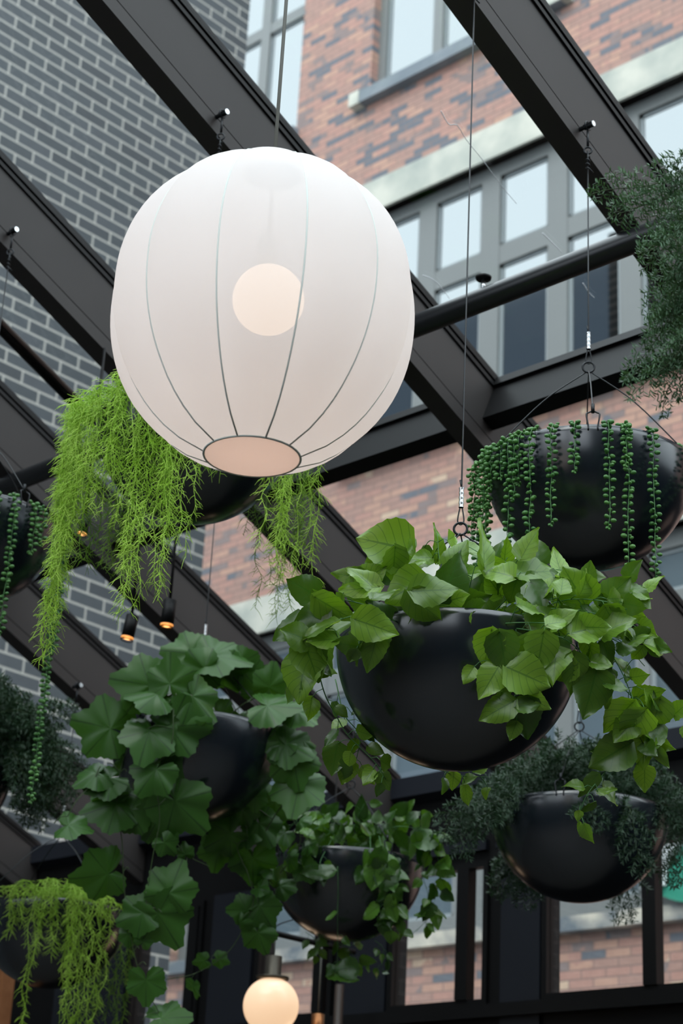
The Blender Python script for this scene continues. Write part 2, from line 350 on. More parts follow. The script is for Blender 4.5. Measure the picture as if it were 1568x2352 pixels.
MB().tube([(hx.x, TY, TZ + .03), (hx.x, TY, TZ + .075)], .008, 10).build('stem', M['alu'], d, True)
MB().lathe([(0.001, 0), (.026, .004), (.028, .012), (.001, .016)], (hx.x, TY, TZ + .075), 20).build('rosette', M['gasket'], d, True)
bp_ = thing('brace_bar', roof_pt(-5.43, 3.0, 0), 'thin round black bar running down the slope at the left edge between two beams', 'bar')
MB().tube([roof_pt(-5.43, 0.0, .015), roof_pt(-5.43, TY - .03, .015)], 0.027, 16).build('bar', M['tube'], bp_, True)
#VEG
# ================================================================== lamps
def fabric(name, col, trans, clear):
    m = bpy.data.materials.new(name); m.use_nodes = True; N = m.node_tree.nodes; L = m.node_tree.links; N.clear()
    o = N.new('ShaderNodeOutputMaterial'); d = N.new('ShaderNodeBsdfDiffuse'); t = N.new('ShaderNodeBsdfTranslucent'); c = N.new('ShaderNodeBsdfTransparent')
    d.inputs[0].default_value = (*col, 1); t.inputs[0].default_value = (*col, 1)
    a = N.new('ShaderNodeMixShader'); a.inputs[0].default_value = trans; L.new(d.outputs[0], a.inputs[1]); L.new(t.outputs[0], a.inputs[2])
    b = N.new('ShaderNodeMixShader'); b.inputs[0].default_value = clear; L.new(a.outputs[0], b.inputs[1]); L.new(c.outputs[0], b.inputs[2]); L.new(b.outputs[0], o.inputs[0])
    return m
M['fabric'] = fabric('white_lantern_fabric', (0.775, 0.775, 0.79), 0.42, 0.08)
M['fabric_b'] = fabric('rose_white_diffuser', (0.80, 0.72, 0.68), 0.70, 0.0)
M['rib'] = mat('grey_green_seam', (0.72, 0.78, 0.74), 0.8)
M['bulb'] = mat('warm_glowing_bulb', (0, 0, 0), 1.0, spec=0.0, emit=(1.0, 0.74, 0.52), est=3.6)
M['globe'] = mat('warm_opal_globe', (0.6, 0.5, 0.4), 0.25, emit=(1.0, 0.66, 0.40), est=0.85)
M['led'] = mat('warm_led', (1, 0.6, 0.3), 0.5, emit=(1.0, 0.50, 0.16), est=2.5)
M['led_ring'] = mat('amber_reflector', (1, 0.6, 0.3), 0.5, emit=(1.0, 0.36, 0.06), est=0.9)
LD = 4.1; LC = at(604, 712, LD); pm = LD / F
LR = 347 * pm; HB = 371 * pm; HT = 363 * pm
lan = thing('pendant_lantern', LC + V((0, 0, -HB)), 'big round white ribbed fabric lantern glowing softly in the middle of the picture', 'lantern')
prof = []
NS = 28
for i in range(NS + 1):
    z = -HB + (HB + HT) * i / NS
    if z < 0: q = abs(z) / (HB * 1.055)
    else: q = z / (HT * 1.03)
    r = LR * max(0.0, 1 - q ** 2.15) ** (1 / 1.95)
    prof.append((r, z))
rb0 = 108 * pm; prof[0] = (rb0, -HB); 
while len(prof) > 3 and prof[1][0] < rb0 * 1.02: prof.pop(1)
rt0 = 72 * pm; prof[-1] = (rt0, HT)
prof = [(max(r, rb0 if z < 0 else rt0), z) for r, z in prof]
az0 = math.atan2(-CR.y, -CR.x)                        # the azimuth towards the left of the view
NRIB = 11
yaw_cam = math.atan2(-LC.y, -LC.x)                     # azimuth towards the camera
offs = math.radians(-18.7)
# rib azimuths, positive to the right as seen from the camera (counter-clockwise from above)
ribs = [yaw_cam + offs + 2 * math.pi * k / NRIB for k in range(NRIB)]
sh = MB(); NP = 9
for k in range(NRIB):
    a0 = ribs[k]; a1 = a0 + 2 * math.pi / NRIB; b0 = len(sh.v)
    for (r, z) in prof:
        env = min(1, (r - (rb0 if z < 0 else rt0)) / (LR * 0.5)); env = max(env, 0)
        for j in range(NP + 1):
            t = j / NP; a = a0 + (a1 - a0) * t
            rr = r * (0.955 + 0.060 * env * math.sin(math.pi * t) ** 0.7 + 0.045 * (1 - env))
            sh.v.append((LC.x + rr * math.cos(a), LC.y + rr * math.sin(a), LC.z + z))
    for i in range(len(prof) - 1):
        for j in range(NP):
            q = b0 + i * (NP + 1) + j; sh.f.append((q, q + 1, q + NP + 2, q + NP + 1))
sh.build('shade', M['fabric'], lan, True)
for a in ribs:
    pts = []
    for (r, z) in prof:
        env = max(0, min(1, (r - (rb0 if z < 0 else rt0)) / (LR * 0.5))); rr = r * (0.955 + 0.045 * (1 - env)) + .0003
        pts.append((LC.x + rr * math.cos(a), LC.y + rr * math.sin(a), LC.z + z))
    MB().tube(pts, 0.0021, 6).build('rib', M['rib'], lan, True)
MB().lathe([(0.001, -HB - .0008), (rb0 * .985, -HB - .0008), (rb0 * .985, -HB + .002), (0.001, -HB + .002)], LC, 48).build('bottom_diffuser', M['fabric_b'], lan)
def ring(c, R, r, n=40, m=8, nrm=None):
    mb = MB(); pts = [V((c[0] + R * math.cos(2 * math.pi * i / n), c[1] + R * math.sin(2 * math.pi * i / n), c[2])) for i in range(n + 1)]
    return mb.tube(pts, r, m, caps=False)
ring((LC.x, LC.y, LC.z - HB), rb0, 0.0026).build('bottom_ring', M['rib'], lan, True)
ring((LC.x, LC.y, LC.z + HT), rt0, 0.0026).build('top_ring', M['rib'], lan, True)
BC = at(617, 683, LD)
MB().lathe([(0.08 * math.sin(math.pi * i / 20) + 1e-4, -0.08 * math.cos(math.pi * i / 20)) for i in range(21)], (LC.x + CR.x * .010, LC.y + CR.y * .010, BC.z), 32).build('bulb', M['bulb'], lan, True)
MB().tube([(LC.x, LC.y, BC.z + .07), (LC.x, LC.y, BC.z + .16)], 0.022, 16).build('lamp_holder', M['stone'], lan, True)
M['cord'] = mat('grey_lamp_cord', (0.10, 0.10, 0.085), 0.6)
MB().tube([(LC.x, LC.y, BC.z + .16), (LC.x, LC.y, LC.z + HT + .3), (LC.x, LC.y, rz(LC.y, .03))], 0.0042, 8).build('cord', M['cord'], lan, True)
MB().box((LC.x - .06, LC.y - .03, rz(LC.y, .03)), (faces[1] * 0 + LC.x + .06, LC.y + .03, rz(LC.y, .05))).build('ceiling_plate', M['black'], lan)
ld = bpy.data.lights.new('lantern_light', 'POINT'); ld.energy = 2.8; ld.color = (1, 0.80, 0.67); ld.shadow_soft_size = 0.07
lo_ = bpy.data.objects.new('lantern_light', ld); COL.objects.link(lo_); lo_.location = (LC.x, LC.y, BC.z - .115); lo_.parent = lan; lo_.matrix_parent_inverse = Matrix.Translation(-V(lan.location))
# cross rail that carries the lantern plate
rl = thing('mounting_rail', (LC.x, LC.y, rz(LC.y, .05)), 'thin black rail between the beams above the lantern, outside the picture', 'rail')
MB().box((faces[1] + .001, LC.y - .02, rz(LC.y, .05)), (faces[3] - bw, LC.y + .02, rz(LC.y, .08))).build('bar', M['black'], rl)
# opal globe pendant near the bottom edge
def pendant(px, py, D, R, label, lit, top_py, hang):
    c = at(px, py, D); t = thing('globe_pendant', c + V((0, 0, -R)), label, 'lamp')
    MB().lathe([(R * math.sin(math.pi * i / 28) + 1e-4, -R * math.cos(math.pi * i / 28)) for i in range(27)], c, 40).build('globe', lit, t, True)
    MB().lathe([(.001, R * .93), (R * .58, R * .93), (R * .60, R * 1.02), (R * .34, R * 1.03), (R * .30, R * 1.06), (R * .30, R * 1.75), (R * .10, R * 1.78), (.001, R * 1.78)], c, 32).build('socket', M['sock'], t, True)
    MB().tube([c + V((0, 0, R * 1.76)), V((c.x, c.y, hang))], 0.0035, 8).build('cord', M['cord'], t, True)
    return c
M['sock'] = mat('aged_bronze', (0.075, 0.065, 0.05), 0.4, metal=0.7)
GD = 7.8; a = at(624, 2131, GD); b = at(782, 2173, GD)
c1 = pendant(622, 2310, GD, 64 * GD / F, 'glowing round opal globe lamp with a bronze socket at the bottom edge', M['globe'], 0, a.z)
rail = thing('lamp_rail', (c1.x, c1.y, c1.z + .27), 'black round rail above the glowing globe lamp, carrying its cord', 'rail')
rd = V((0, 1, 0))
rs = V((c1.x, c1.y, a.z))
MB().tube([rs - rd * .05, rs + rd * .50], .0125, 14).build('bar', M['black'], rail, True)
MB().tube([rs + V((0, 0, .012)), rs + V((0, 0, .03)), rs + V((.03, 0, .04)), rs + V((.12, .02, .06))], .003, 6).build('wire_end', M['cable'], rail, True)
q = rs + rd * .33; MB().tube([q, V((q.x, q.y, rz(q.y, 0)))], .004, 6).build('suspension_rod', M['black'], rail, True)
c2 = at(727, 2395, GD + .1)
M['copper'] = mat('brushed_copper', (0.32,0.13,0.05), .35, metal=.8)
t = thing('globe_pendant', c2, 'unlit bronze lamp socket right of the glowing globe, cut by the bottom edge', 'lamp')
Rg = 62 * GD / F
MB().lathe([(Rg * math.sin(math.pi * i / 20) + 1e-4, -Rg * math.cos(math.pi * i / 20)) for i in range(20)], c2 - V((0, 0, Rg)), 32).build('globe', M['globe'], t, True)
MB().lathe([(.001, -.02), (.028, -.02), (.028, .118), (.012, .122), (.001, .122)], c2, 24).build('socket', M['copper'] if 'copper' in M else M['wood'], t, True)
MB().tube([c2 + V((0, 0, .118)), V((c2.x, c2.y, rs.z))], .0035, 8).build('cord', M['cord'], t, True)
# black spotlights clamped under the beam
def spot(px, py, D, Lpx, rpx, ang, label):
    c = at(px, py, D); r = rpx * D / F; Ln = Lpx * D / F
    up = (V((0, 0, 1)) + CR * math.sin(math.radians(ang))).normalized()
    t = thing('spotlight', c, label, 'spotlight')
    top = c + up * Ln
    MB().tube([c + up * .012, top], r, 20).build('barrel', M['black'], t, True)
    u = up.orthogonal().normalized(); v = up.cross(u)
    rim = [c + (u * math.cos(2 * math.pi * i / 24) + v * math.sin(2 * math.pi * i / 24)) * r * .95 for i in range(25)]
    MB().tube(rim, r * .09, 8, caps=False).build('rim', M['black'], t, True)
    MB().tube([c + up * .008, c + up * .0119], r * .97, 24).build('reflector', M['led_ring'], t)
    MB().tube([c + up * .004, c + up * .0079], r * .45, 20).build('lens', M['led'], t)
    k = V((top.x, top.y, rz(top.y, -.005)))
    MB().tube([c + up * Ln * .75, k], .006, 8).build('bracket', M['black'], t, True)
spot(291, 1470, 7.3, 60, 15, 8, 'left one of two small black cylinder spotlights under the beam, amber light just visible')
spot(382, 1441, 7.3, 66, 15.5, 3, 'right one of two small black cylinder spotlights, its glowing amber face showing')
spot(188, 1231, 6.8, 50, 11, 5, 'small spotlight with a warm glow hidden behind the bright green trailing moss')
# wooden post at the lower left edge
wp = atX(-6, 2300, -8.3)
th = thing('wooden_post', (wp.x, wp.y, 0), 'orange brown wooden post cut by the lower left edge', 'post')
MB().box((wp.x - .12, wp.y - .03, 0), (wp.x + .065, wp.y + .05, atX(5, 2222, -8.3).z)).build('post', M['wood'], th)
wc = atY(778, 2300, FW - .25)
th = thing('wooden_baluster', (wc.x, wc.y, 0), 'dark brown round wooden pole standing in front of the windows right of the lamp sockets', 'pole')
MB().tube([(wc.x, wc.y, 0), (wc.x, wc.y, atY(778, 2262, FW - .25).z)], .021, 16).build('pole', mat('dark_brown_wood', (0.035, 0.02, 0.013), .5), th, True)
# cobwebs on the glass
def web(pts, label):
    P = []
    for (x, y) in pts:
        r = ray(x, y); P.append(CAM + r * ((DR + GO - .004) / NR.dot(r)))
    o = MB().tube(crv(P, 5), .0016, 5, .0009).build('cobweb_strand', M['web'], None, True); o['label'] = label; o['category'] = 'cobweb'
M['web'] = mat('dusty_cobweb', (0.7, 0.72, 0.75), 0.9)
web([(1012, 255), (1030, 285), (1050, 288), (1070, 320), (1110, 370), (1150, 425), (1186, 468)], 'long pale cobweb thread stuck under the glass right of the lantern')
web([(970, 632), (990, 640), (1008, 655), (1032, 686)], 'short pale cobweb thread on the glass beside the sprinkler rosette')
web([(1245, 535), (1270, 560), (1290, 580)], 'short cobweb thread on the glass above the round tube, near the right cable')
web([(1338, 650), (1352, 672), (1365, 684)], 'tiny white cobweb streak on the glass below the round tube')

# ================================================================== planters
def arc(c, u, v, r, a0, a1, n): return [c + u * (r * math.cos(a0 + (a1 - a0) * i / n)) + v * (r * math.sin(a0 + (a1 - a0) * i / n)) for i in range(n + 1)]
def planter(c, R, label, face=None, bolt=None, near=-10, wires=4, ferr=0.42, apex=0.31):
    t = thing('hanging_bowl', c - V((0, 0, R)), label, 'planter', 'black hanging bowls')
    pr = [(R * math.sin(a) + 1e-4, -R * math.cos(a)) for a in [math.pi / 2 * i / 30 for i in range(31)]]
    pr += [(R - .003, .0025), (R - .007, 0)]
    pr += [((R - .008) * math.sin(a) + 1e-4, -(R - .008) * math.cos(a)) for a in [math.pi / 2 * i / 12 for i in range(11, -1, -1)]]
    MB().lathe(pr, c, 72).build('bowl', M['bowl'], t, True)
    MB().lathe([(.001, -.02), (R * .5, -.022), (R - .012, -.04)], c, 32).build('soil', M['soil'], t, True)
    ap = c + V((0, 0, apex)); tc = math.atan2(CB.y, CB.x)
    for k in range(wires):
        a = tc + math.radians(near) + 2 * math.pi * k / wires
        o = V((math.cos(a), math.sin(a), 0)); tg = V((-math.sin(a), math.cos(a), 0))
        kn = c + o * (R - .010) + V((0, 0, .046))
        MB().tube(crv([ap + o * .006, ap + o * (R * .45) - V((0, 0, (apex - .055) * .38)), kn], 5), .0020, 6).build('wire', M['cable'], t, True)
        hk = MB()
        for sgn in (-1, 1):
            e = c + o * (R - .004) + tg * (.013 * sgn)
            hk.tube(crv([kn, kn + tg * (.012 * sgn) - V((0, 0, .006)), e + V((0, 0, .03)) + tg * (.005 * sgn) + o * .003, e + o * .005 - V((0, 0, .004)), e + o * .006 - V((0, 0, .014)), e + o * .001 - V((0, 0, .016))], 4), .0024, 6)
        hk.tube([kn + V((0, 0, -.006)), kn + V((0, 0, .020))], .0052, 8)
        hk.build('hook', M['hook'], t, True)
    r = .017
    MB().tube(arc(ap + V((0, 0, r * .9)), CR.normalized(), V((0, 0, 1)), r, 0, 2 * math.pi, 20), .0032, 8, caps=False).build('ring', M['hook'], t, True)
    loop0 = ap + V((0, 0, r * 1.75)); f0 = loop0 + V((0, 0, .045)); f1 = f0 + V((0, 0, .055))
    lp = MB(); lp.tube(crv([f0 + CR * .003, loop0 + CR * .008 + V((0, 0, .008)), loop0 - V((0, 0, .003)), loop0 - CR * .008 + V((0, 0, .008)), f0 - CR * .003], 5), .0019, 6)
    lp.build('wire_loop', M['cable'], t, True)
    s = MB(); n = 22
    s.lathe([(.0062 + .0005 * math.cos(2 * math.pi * i * 4 / n), .055 * i / n) for i in range(n + 1)], f0, 12); s.build('crimp_sleeve', M['alu'], t, True)
    if bolt is None:
        bolt = V((c.x, c.y, rz(c.y, .09)))
    e = bolt + V((0, 0, -.135))
    MB().tube([f0, f1 + V((0, 0, .02)), e], .0022, 6).build('cable', M['cable'], t, True)
    MB().tube([f1, f1 + V((0, 0, .022)) - CR * .004], .0022, 6).build('cable_tail', M['cable'], t, True)
    if face is not None:
        b = MB(); b.tube([V((face, bolt.y, bolt.z)), V((face + .018, bolt.y, bolt.z))], .0075, 10); b.tube([V((face + .018, bolt.y, bolt.z)), V((face + .05, bolt.y, bolt.z))], .0105, 6)
        b.build('bolt_body', M['hook'], t)
        MB().tube([V((face + .05, bolt.y, bolt.z)), V((face + .0525, bolt.y, bolt.z))], .0095, 12).build('bolt_head', M['bolt'], t)
        sx = face + .03; tp = V((sx, bolt.y, bolt.z))
        yy = V((0, 1, 0)); zz = V((0, 0, 1))
        ln = MB(); ln.tube(arc(tp, yy, zz, .014, 0, 2 * math.pi, 16), .0028, 7, caps=False)
        ln.tube([tp + V((.0, 0, -.013)), tp + V((0, 0, -.075))], .0040, 8)
        ln.tube(arc(tp + V((0, 0, -.09)), CR, zz, .012, 0, 2 * math.pi, 14), .0030, 7, caps=False); ln.build('eye_link', M['hook'], t, True)
        kn = MB(); kp = tp + V((0, 0, -.112)); pts = [kp + V((.0055 * math.cos(i * .9), .0055 * math.sin(i * .9), -.0022 * i)) for i in range(22)] + [kp + CR * .016 - V((0, 0, .058))]
        kn.tube(pts, .0023, 6); kn.tube([kp + V((0, 0, .02)), kp - V((0, 0, .03))], .003, 6); kn.build('wire_knot', M['cable'], t, True)
    return t
def centre(px, py, face): return atX(px, py, face + .03)
BOWLS = {}
def put(key, px, py, Rpx, label, face, bolt_px=None, **kw):
    c = centre(px, py, face); D = -(RM.transposed() @ (c - CAM)).z; R = Rpx * D / F
    bt = V((c.x, c.y, rz(c.y, .10)))
    if bolt_px: bt.z = atX(bolt_px[0], bolt_px[1], face + .03).z
    BOWLS[key] = (c, R, D, px, py); planter(c, R, label, face, bt, **kw); return c, R, D
put('front', 1050, 1492, 278, 'large black bowl with heart leaf vines, nearest and largest, right of centre', faces[2], None, near=-17)
put('beads', 1352, 1078, 236, 'black bowl with strings of green beads at the right, hanging by a visible bolt', faces[2], (1357, 295), near=-6)
put('moss', 447, 985, 222, 'black bowl almost hidden by bright moss behind the lower left of the lantern', faces[1], (512, 262), near=25)
put('leftbeads', -62, 1199, 194, 'black bowl with bead strings, cut by the left edge', faces[0], (13, 522), near=45)
put('ivy', 452, 1688, 200, 'black bowl with big lobed ivy leaves, left of centre in the lower half', faces[0], None, near=-38)
put('pothos', 797, 1984, 176, 'small black bowl of heart leaf vines above the glowing globe lamp', faces[0], None, near=30)
put('fern', 1330, 1868, 203, 'black bowl under dark fern at the lower right', faces[1], None, near=-20)
put('lowmoss', 122, 2094, 172, 'black bowl with moss at the lower left corner', faces[-1], (178, 1575), near=40)
put('leftfern', -150, 1768, 175, 'black bowl with dark fern, barely entering at the left edge', faces[-1], None, near=0)

# ================================================================== plants
def leafmat(name, top, under, vein, trans=0.35, rough=0.38, lobed=False, var=0.25, spec=0.5):
    m = bpy.data.materials.new(name); m.use_nodes = True; N = m.node_tree.nodes; L = m.node_tree.links; b = N['Principled BSDF']; out = N['Material Output']
    uv = N.new('ShaderNodeUVMap'); uv.uv_map = 'leaf'; s = N.new('ShaderNodeSeparateXYZ'); L.new(uv.outputs[0], s.inputs[0])
    idn = math_node(N, L, 'FLOOR', s.outputs[1]); v = math_node(N, L, 'FRACT', s.outputs[1])
    au = math_node(N, L, 'ABSOLUTE', math_node(N, L, 'SUBTRACT', s.outputs[0], 0.5))
    if lobed:
        ph = math_node(N, L, 'FRACT', math_node(N, L, 'ADD', math_node(N, L, 'MULTIPLY', s.outputs[0], 6.0), 0.5))
        lines = math_node(N, L, 'LESS_THAN', math_node(N, L, 'ABSOLUTE', math_node(N, L, 'SUBTRACT', ph, 0.5)), 0.028)
        veinm = lines
    else:
        ph = math_node(N, L, 'FRACT', math_node(N, L, 'SUBTRACT', math_node(N, L, 'MULTIPLY', v, 6.0), math_node(N, L, 'MULTIPLY', au, 3.6)))
        side = math_node(N, L, 'LESS_THAN', math_node(N, L, 'ABSOLUTE', math_node(N, L, 'SUBTRACT', ph, 0.5)), 0.055)
        mid = math_node(N, L, 'LESS_THAN', au, 0.022)
        veinm = math_node(N, L, 'MAXIMUM', mid, math_node(N, L, 'MULTIPLY', side, 0.75))
    wn = N.new('ShaderNodeTexWhiteNoise'); wn.noise_dimensions = '1D'; L.new(idn, wn.inputs['W'])
    c1 = N.new('ShaderNodeValToRGB'); L.new(wn.outputs['Value'], c1.inputs[0])
    lo = tuple(x * (1 - var) for x in top); hi = (min(1, top[0] * (1 + 2.2 * var)), min(1, top[1] * (1 + var)), top[2] * (1 + var * .5))
    c1.color_ramp.elements[0].color = (*lo, 1); c1.color_ramp.elements[1].color = (*hi, 1)
    mx = N.new('ShaderNodeMix'); mx.data_type = 'RGBA'; L.new(math_node(N, L, 'MULTIPLY', veinm, 0.6), mx.inputs[0]); L.new(c1.outputs[0], mx.inputs[6]); mx.inputs[7].default_value = (*vein, 1)
    geo = N.new('ShaderNodeNewGeometry'); m2 = N.new('ShaderNodeMix'); m2.data_type = 'RGBA'; L.new(math_node(N, L, 'MULTIPLY', geo.outputs['Backfacing'], 0.8), m2.inputs[0]); L.new(mx.outputs[2], m2.inputs[6])
    u2 = N.new('ShaderNodeMix'); u2.data_type = 'RGBA'; L.new(veinm, u2.inputs[0]); u2.inputs[6].default_value = (*under, 1); u2.inputs[7].default_value = (*[x * .45 for x in under], 1)
    L.new(u2.outputs[2], m2.inputs[7]); L.new(m2.outputs[2], b.inputs['Base Color']); b.inputs['Roughness'].default_value = rough; b.inputs['Specular IOR Level'].default_value = spec
    bp = N.new('ShaderNodeBump'); bp.inputs['Strength'].default_value = 0.35; bp.inputs['Distance'].default_value = 0.004; bp.invert = True; L.new(veinm, bp.inputs['Height']); L.new(bp.outputs[0], b.inputs['Normal'])
    tr = N.new('ShaderNodeBsdfTranslucent'); hs = N.new('ShaderNodeMix'); hs.data_type = 'RGBA'; hs.blend_type = 'MULTIPLY'; hs.inputs[0].default_value = 1
    L.new(m2.outputs[2], hs.inputs[6]); hs.inputs[7].default_value = (1.25, 1.25, 0.35, 1); L.new(hs.outputs[2], tr.inputs[0])
    x = N.new('ShaderNodeMixShader'); x.inputs[0].default_value = trans; L.new(b.outputs[0], x.inputs[1]); L.new(tr.outputs[0], x.inputs[2]); L.new(x.outputs[0], out.inputs[0])
    return m
M['leaf'] = leafmat('bright_heart_leaf', (0.105, 0.275, 0.035), (0.34, 0.54, 0.22), (0.04, 0.14, 0.012), 0.34, 0.30, var=0.6, spec=0.75)
M['leaf2'] = leafmat('mid_green_heart_leaf', (0.055, 0.185, 0.028), (0.26, 0.46, 0.22), (0.02, 0.09, 0.010), 0.30, 0.30, var=0.6, spec=0.75)
M['ivy'] = leafmat('deep_green_lobed_leaf', (0.017, 0.076, 0.009), (0.06, 0.17, 0.03), (0.05, 0.15, 0.035), 0.30, 0.36, True, 0.7, spec=0.45)
def simple_leaf(name, col, col2, trans=0.2, rough=0.5, sc_=8):
    m = mat(name, col, rough, noise=(sc_, col, col2)); N = m.node_tree.nodes; L = m.node_tree.links; b = N['Principled BSDF']
    tr = N.new('ShaderNodeBsdfTranslucent'); tr.inputs[0].default_value = (col2[0] * 1.2, col2[1] * 1.2, col2[2] * .6, 1)
    x = N.new('ShaderNodeMixShader'); x.inputs[0].default_value = trans; L.new(b.outputs[0], x.inputs[1]); L.new(tr.outputs[0], x.inputs[2]); L.new(x.outputs[0], N['Material Output'].inputs[0]); return m
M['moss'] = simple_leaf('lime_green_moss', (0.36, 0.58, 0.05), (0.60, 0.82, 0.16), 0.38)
M['moss_shaded'] = simple_leaf('shaded_green_moss', (0.16, 0.34, 0.02), (0.28, 0.48, 0.03), 0.35)  # same moss darkened for far-side strands, their shade put into the colour
M['bead'] = simple_leaf('green_bead_leaf', (0.055, 0.18, 0.045), (0.12, 0.30, 0.075), 0.18, 0.35)
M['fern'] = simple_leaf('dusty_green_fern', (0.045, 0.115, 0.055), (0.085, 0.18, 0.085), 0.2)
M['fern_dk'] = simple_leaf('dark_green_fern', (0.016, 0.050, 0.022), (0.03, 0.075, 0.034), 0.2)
M['stem'] = mat('green_stem', (0.07, 0.20, 0.06), 0.5)
M['stem_dk'] = mat('brown_green_stem', (0.06, 0.10, 0.035), 0.6)
LID = [0]
def leaf(mb, base, tip, nrm, wr=0.8, fold=0.18, droop=0.15, lob=0.6, nx=4, ny=14):
    base = V(base); tip = V(tip); ax = tip - base; Ln = ax.length
    if Ln < 1e-5: return
    ax /= Ln; n = (nrm - ax * nrm.dot(ax)); n = n.normalized() if n.length > 1e-4 else ax.orthogonal().normalized(); sx = ax.cross(n)
    LID[0] += 1; k0 = len(mb.v); ph = U(0, 6)
    for j in range(ny + 1):
        t = j / ny; tt = t ** 0.85; w = wr * Ln * .5 * (tt ** .46) * ((1 - tt) ** .98) / 0.385
        if j == ny: w = 0.0015
        for i in range(-nx, nx + 1):
            s = i / nx; hw = abs(s) * w
            y = tt * Ln - lob * Ln * .16 * s * s * (1 - tt) ** 3 - (0.10 * Ln if False else 0)
            z = fold * hw - droop * Ln * tt * tt + .075 * Ln * math.sin(tt * 6 + ph + (1.5 if s > 0 else 0)) * s * s + .026 * Ln * math.sin(6.283 * (5 * tt - 1.5 * abs(s))) * (.35 + abs(s)) * (1 - tt)
            ser = 1 + (.03 * ((j % 2) * 2 - 1) if abs(s) == 1 else 0)
            p = base + ax * y + sx * (math.copysign(hw, s) * ser) + n * z
            mb.uv[len(mb.v)] = (.5 + .5 * s, LID[0] + .001 + .998 * tt * .999); mb.v.append(tuple(p))
    c = 2 * nx + 1
    for j in range(ny):
        for i in range(c - 1): q = k0 + j * c + i; mb.f.append((q, q + 1, q + c + 1, q + c))
def lobed(mb, base, tip, nrm, cup=0.12, droop=0.15):
    base = V(base); tip = V(tip); ax = tip - base; Ln = ax.length; ax /= Ln
    n = (nrm - ax * nrm.dot(ax)).normalized(); sx = ax.cross(n); LID[0] += 1; k0 = len(mb.v); ph = U(0, 6)
    key = [(-172, .30), (-150, .66), (-118, .84), (-88, .80), (-58, 1.0), (-30, .86), (0, 1.20), (30, .86), (58, 1.0), (88, .80), (118, .84), (150, .66), (172, .30)]
    NA = 48; NRd = 5
    for i in range(NA + 1):
        th = -172 + 344 * i / NA
        for a, b in zip(key, key[1:]):
            if a[0] <= th <= b[0]: f = (th - a[0]) / (b[0] - a[0]); f = f * f * (3 - 2 * f); r = a[1] + (b[1] - a[1]) * f; break
        r *= 0.60 * (1 + .03 * ((i % 2) * 2 - 1))
        for j in range(NRd + 1):
            q = j / NRd; rr = r * q * Ln; a = math.radians(th)
            z = -.022 * rr * abs(math.sin(a * 3)) * q + .09 * Ln * q * q * math.sin(2 * a + ph) - droop * Ln * q * q + .03 * Ln * q * math.sin(5 * a + 2 * ph)
            p = base + ax * (Ln * .35 + rr * math.cos(a)) + sx * (rr * math.sin(a)) + n * z
            mb.uv[len(mb.v)] = (th / 360 + .5, LID[0] + .001 + .99 * q * .99); mb.v.append(tuple(p))
    c = NRd + 1
    for i in range(NA):
        for j in range(NRd): q = k0 + i * c + j; mb.f.append((q, q + 1, q + c + 1, q + c))
def view_leaf(mb, P, L, ang, tilt=20, roll=0, kind='heart', wr=0.8, droop=.12, fold=.16):
    """leaf of length L with its middle at P; ang = direction of its tip seen from the room side, tilt = how much its face looks up"""
    a = math.radians(ang); d = CR * math.cos(a) + CU * math.sin(a); ti = math.radians(tilt); ro = math.radians(roll)
    n = CB * math.cos(ti) + CU * math.sin(ti); n = (n * math.cos(ro) + CR * math.sin(ro)).normalized()
    d = (d - n * d.dot(n)).normalized(); P = V(P)
    if kind == 'heart': leaf(mb, P - d * L * .5, P + d * L * .5, n, wr, fold, droop)
    else: lobed(mb, P - d * L * .45, P + d * L * .55, n, .12, droop)
    return P - d * L * .5
def plant(key, name, label, cat='plant'):
    c, R, D, px, py = BOWLS[key]; return thing(name, c - V((0, 0, .03)), label, cat)
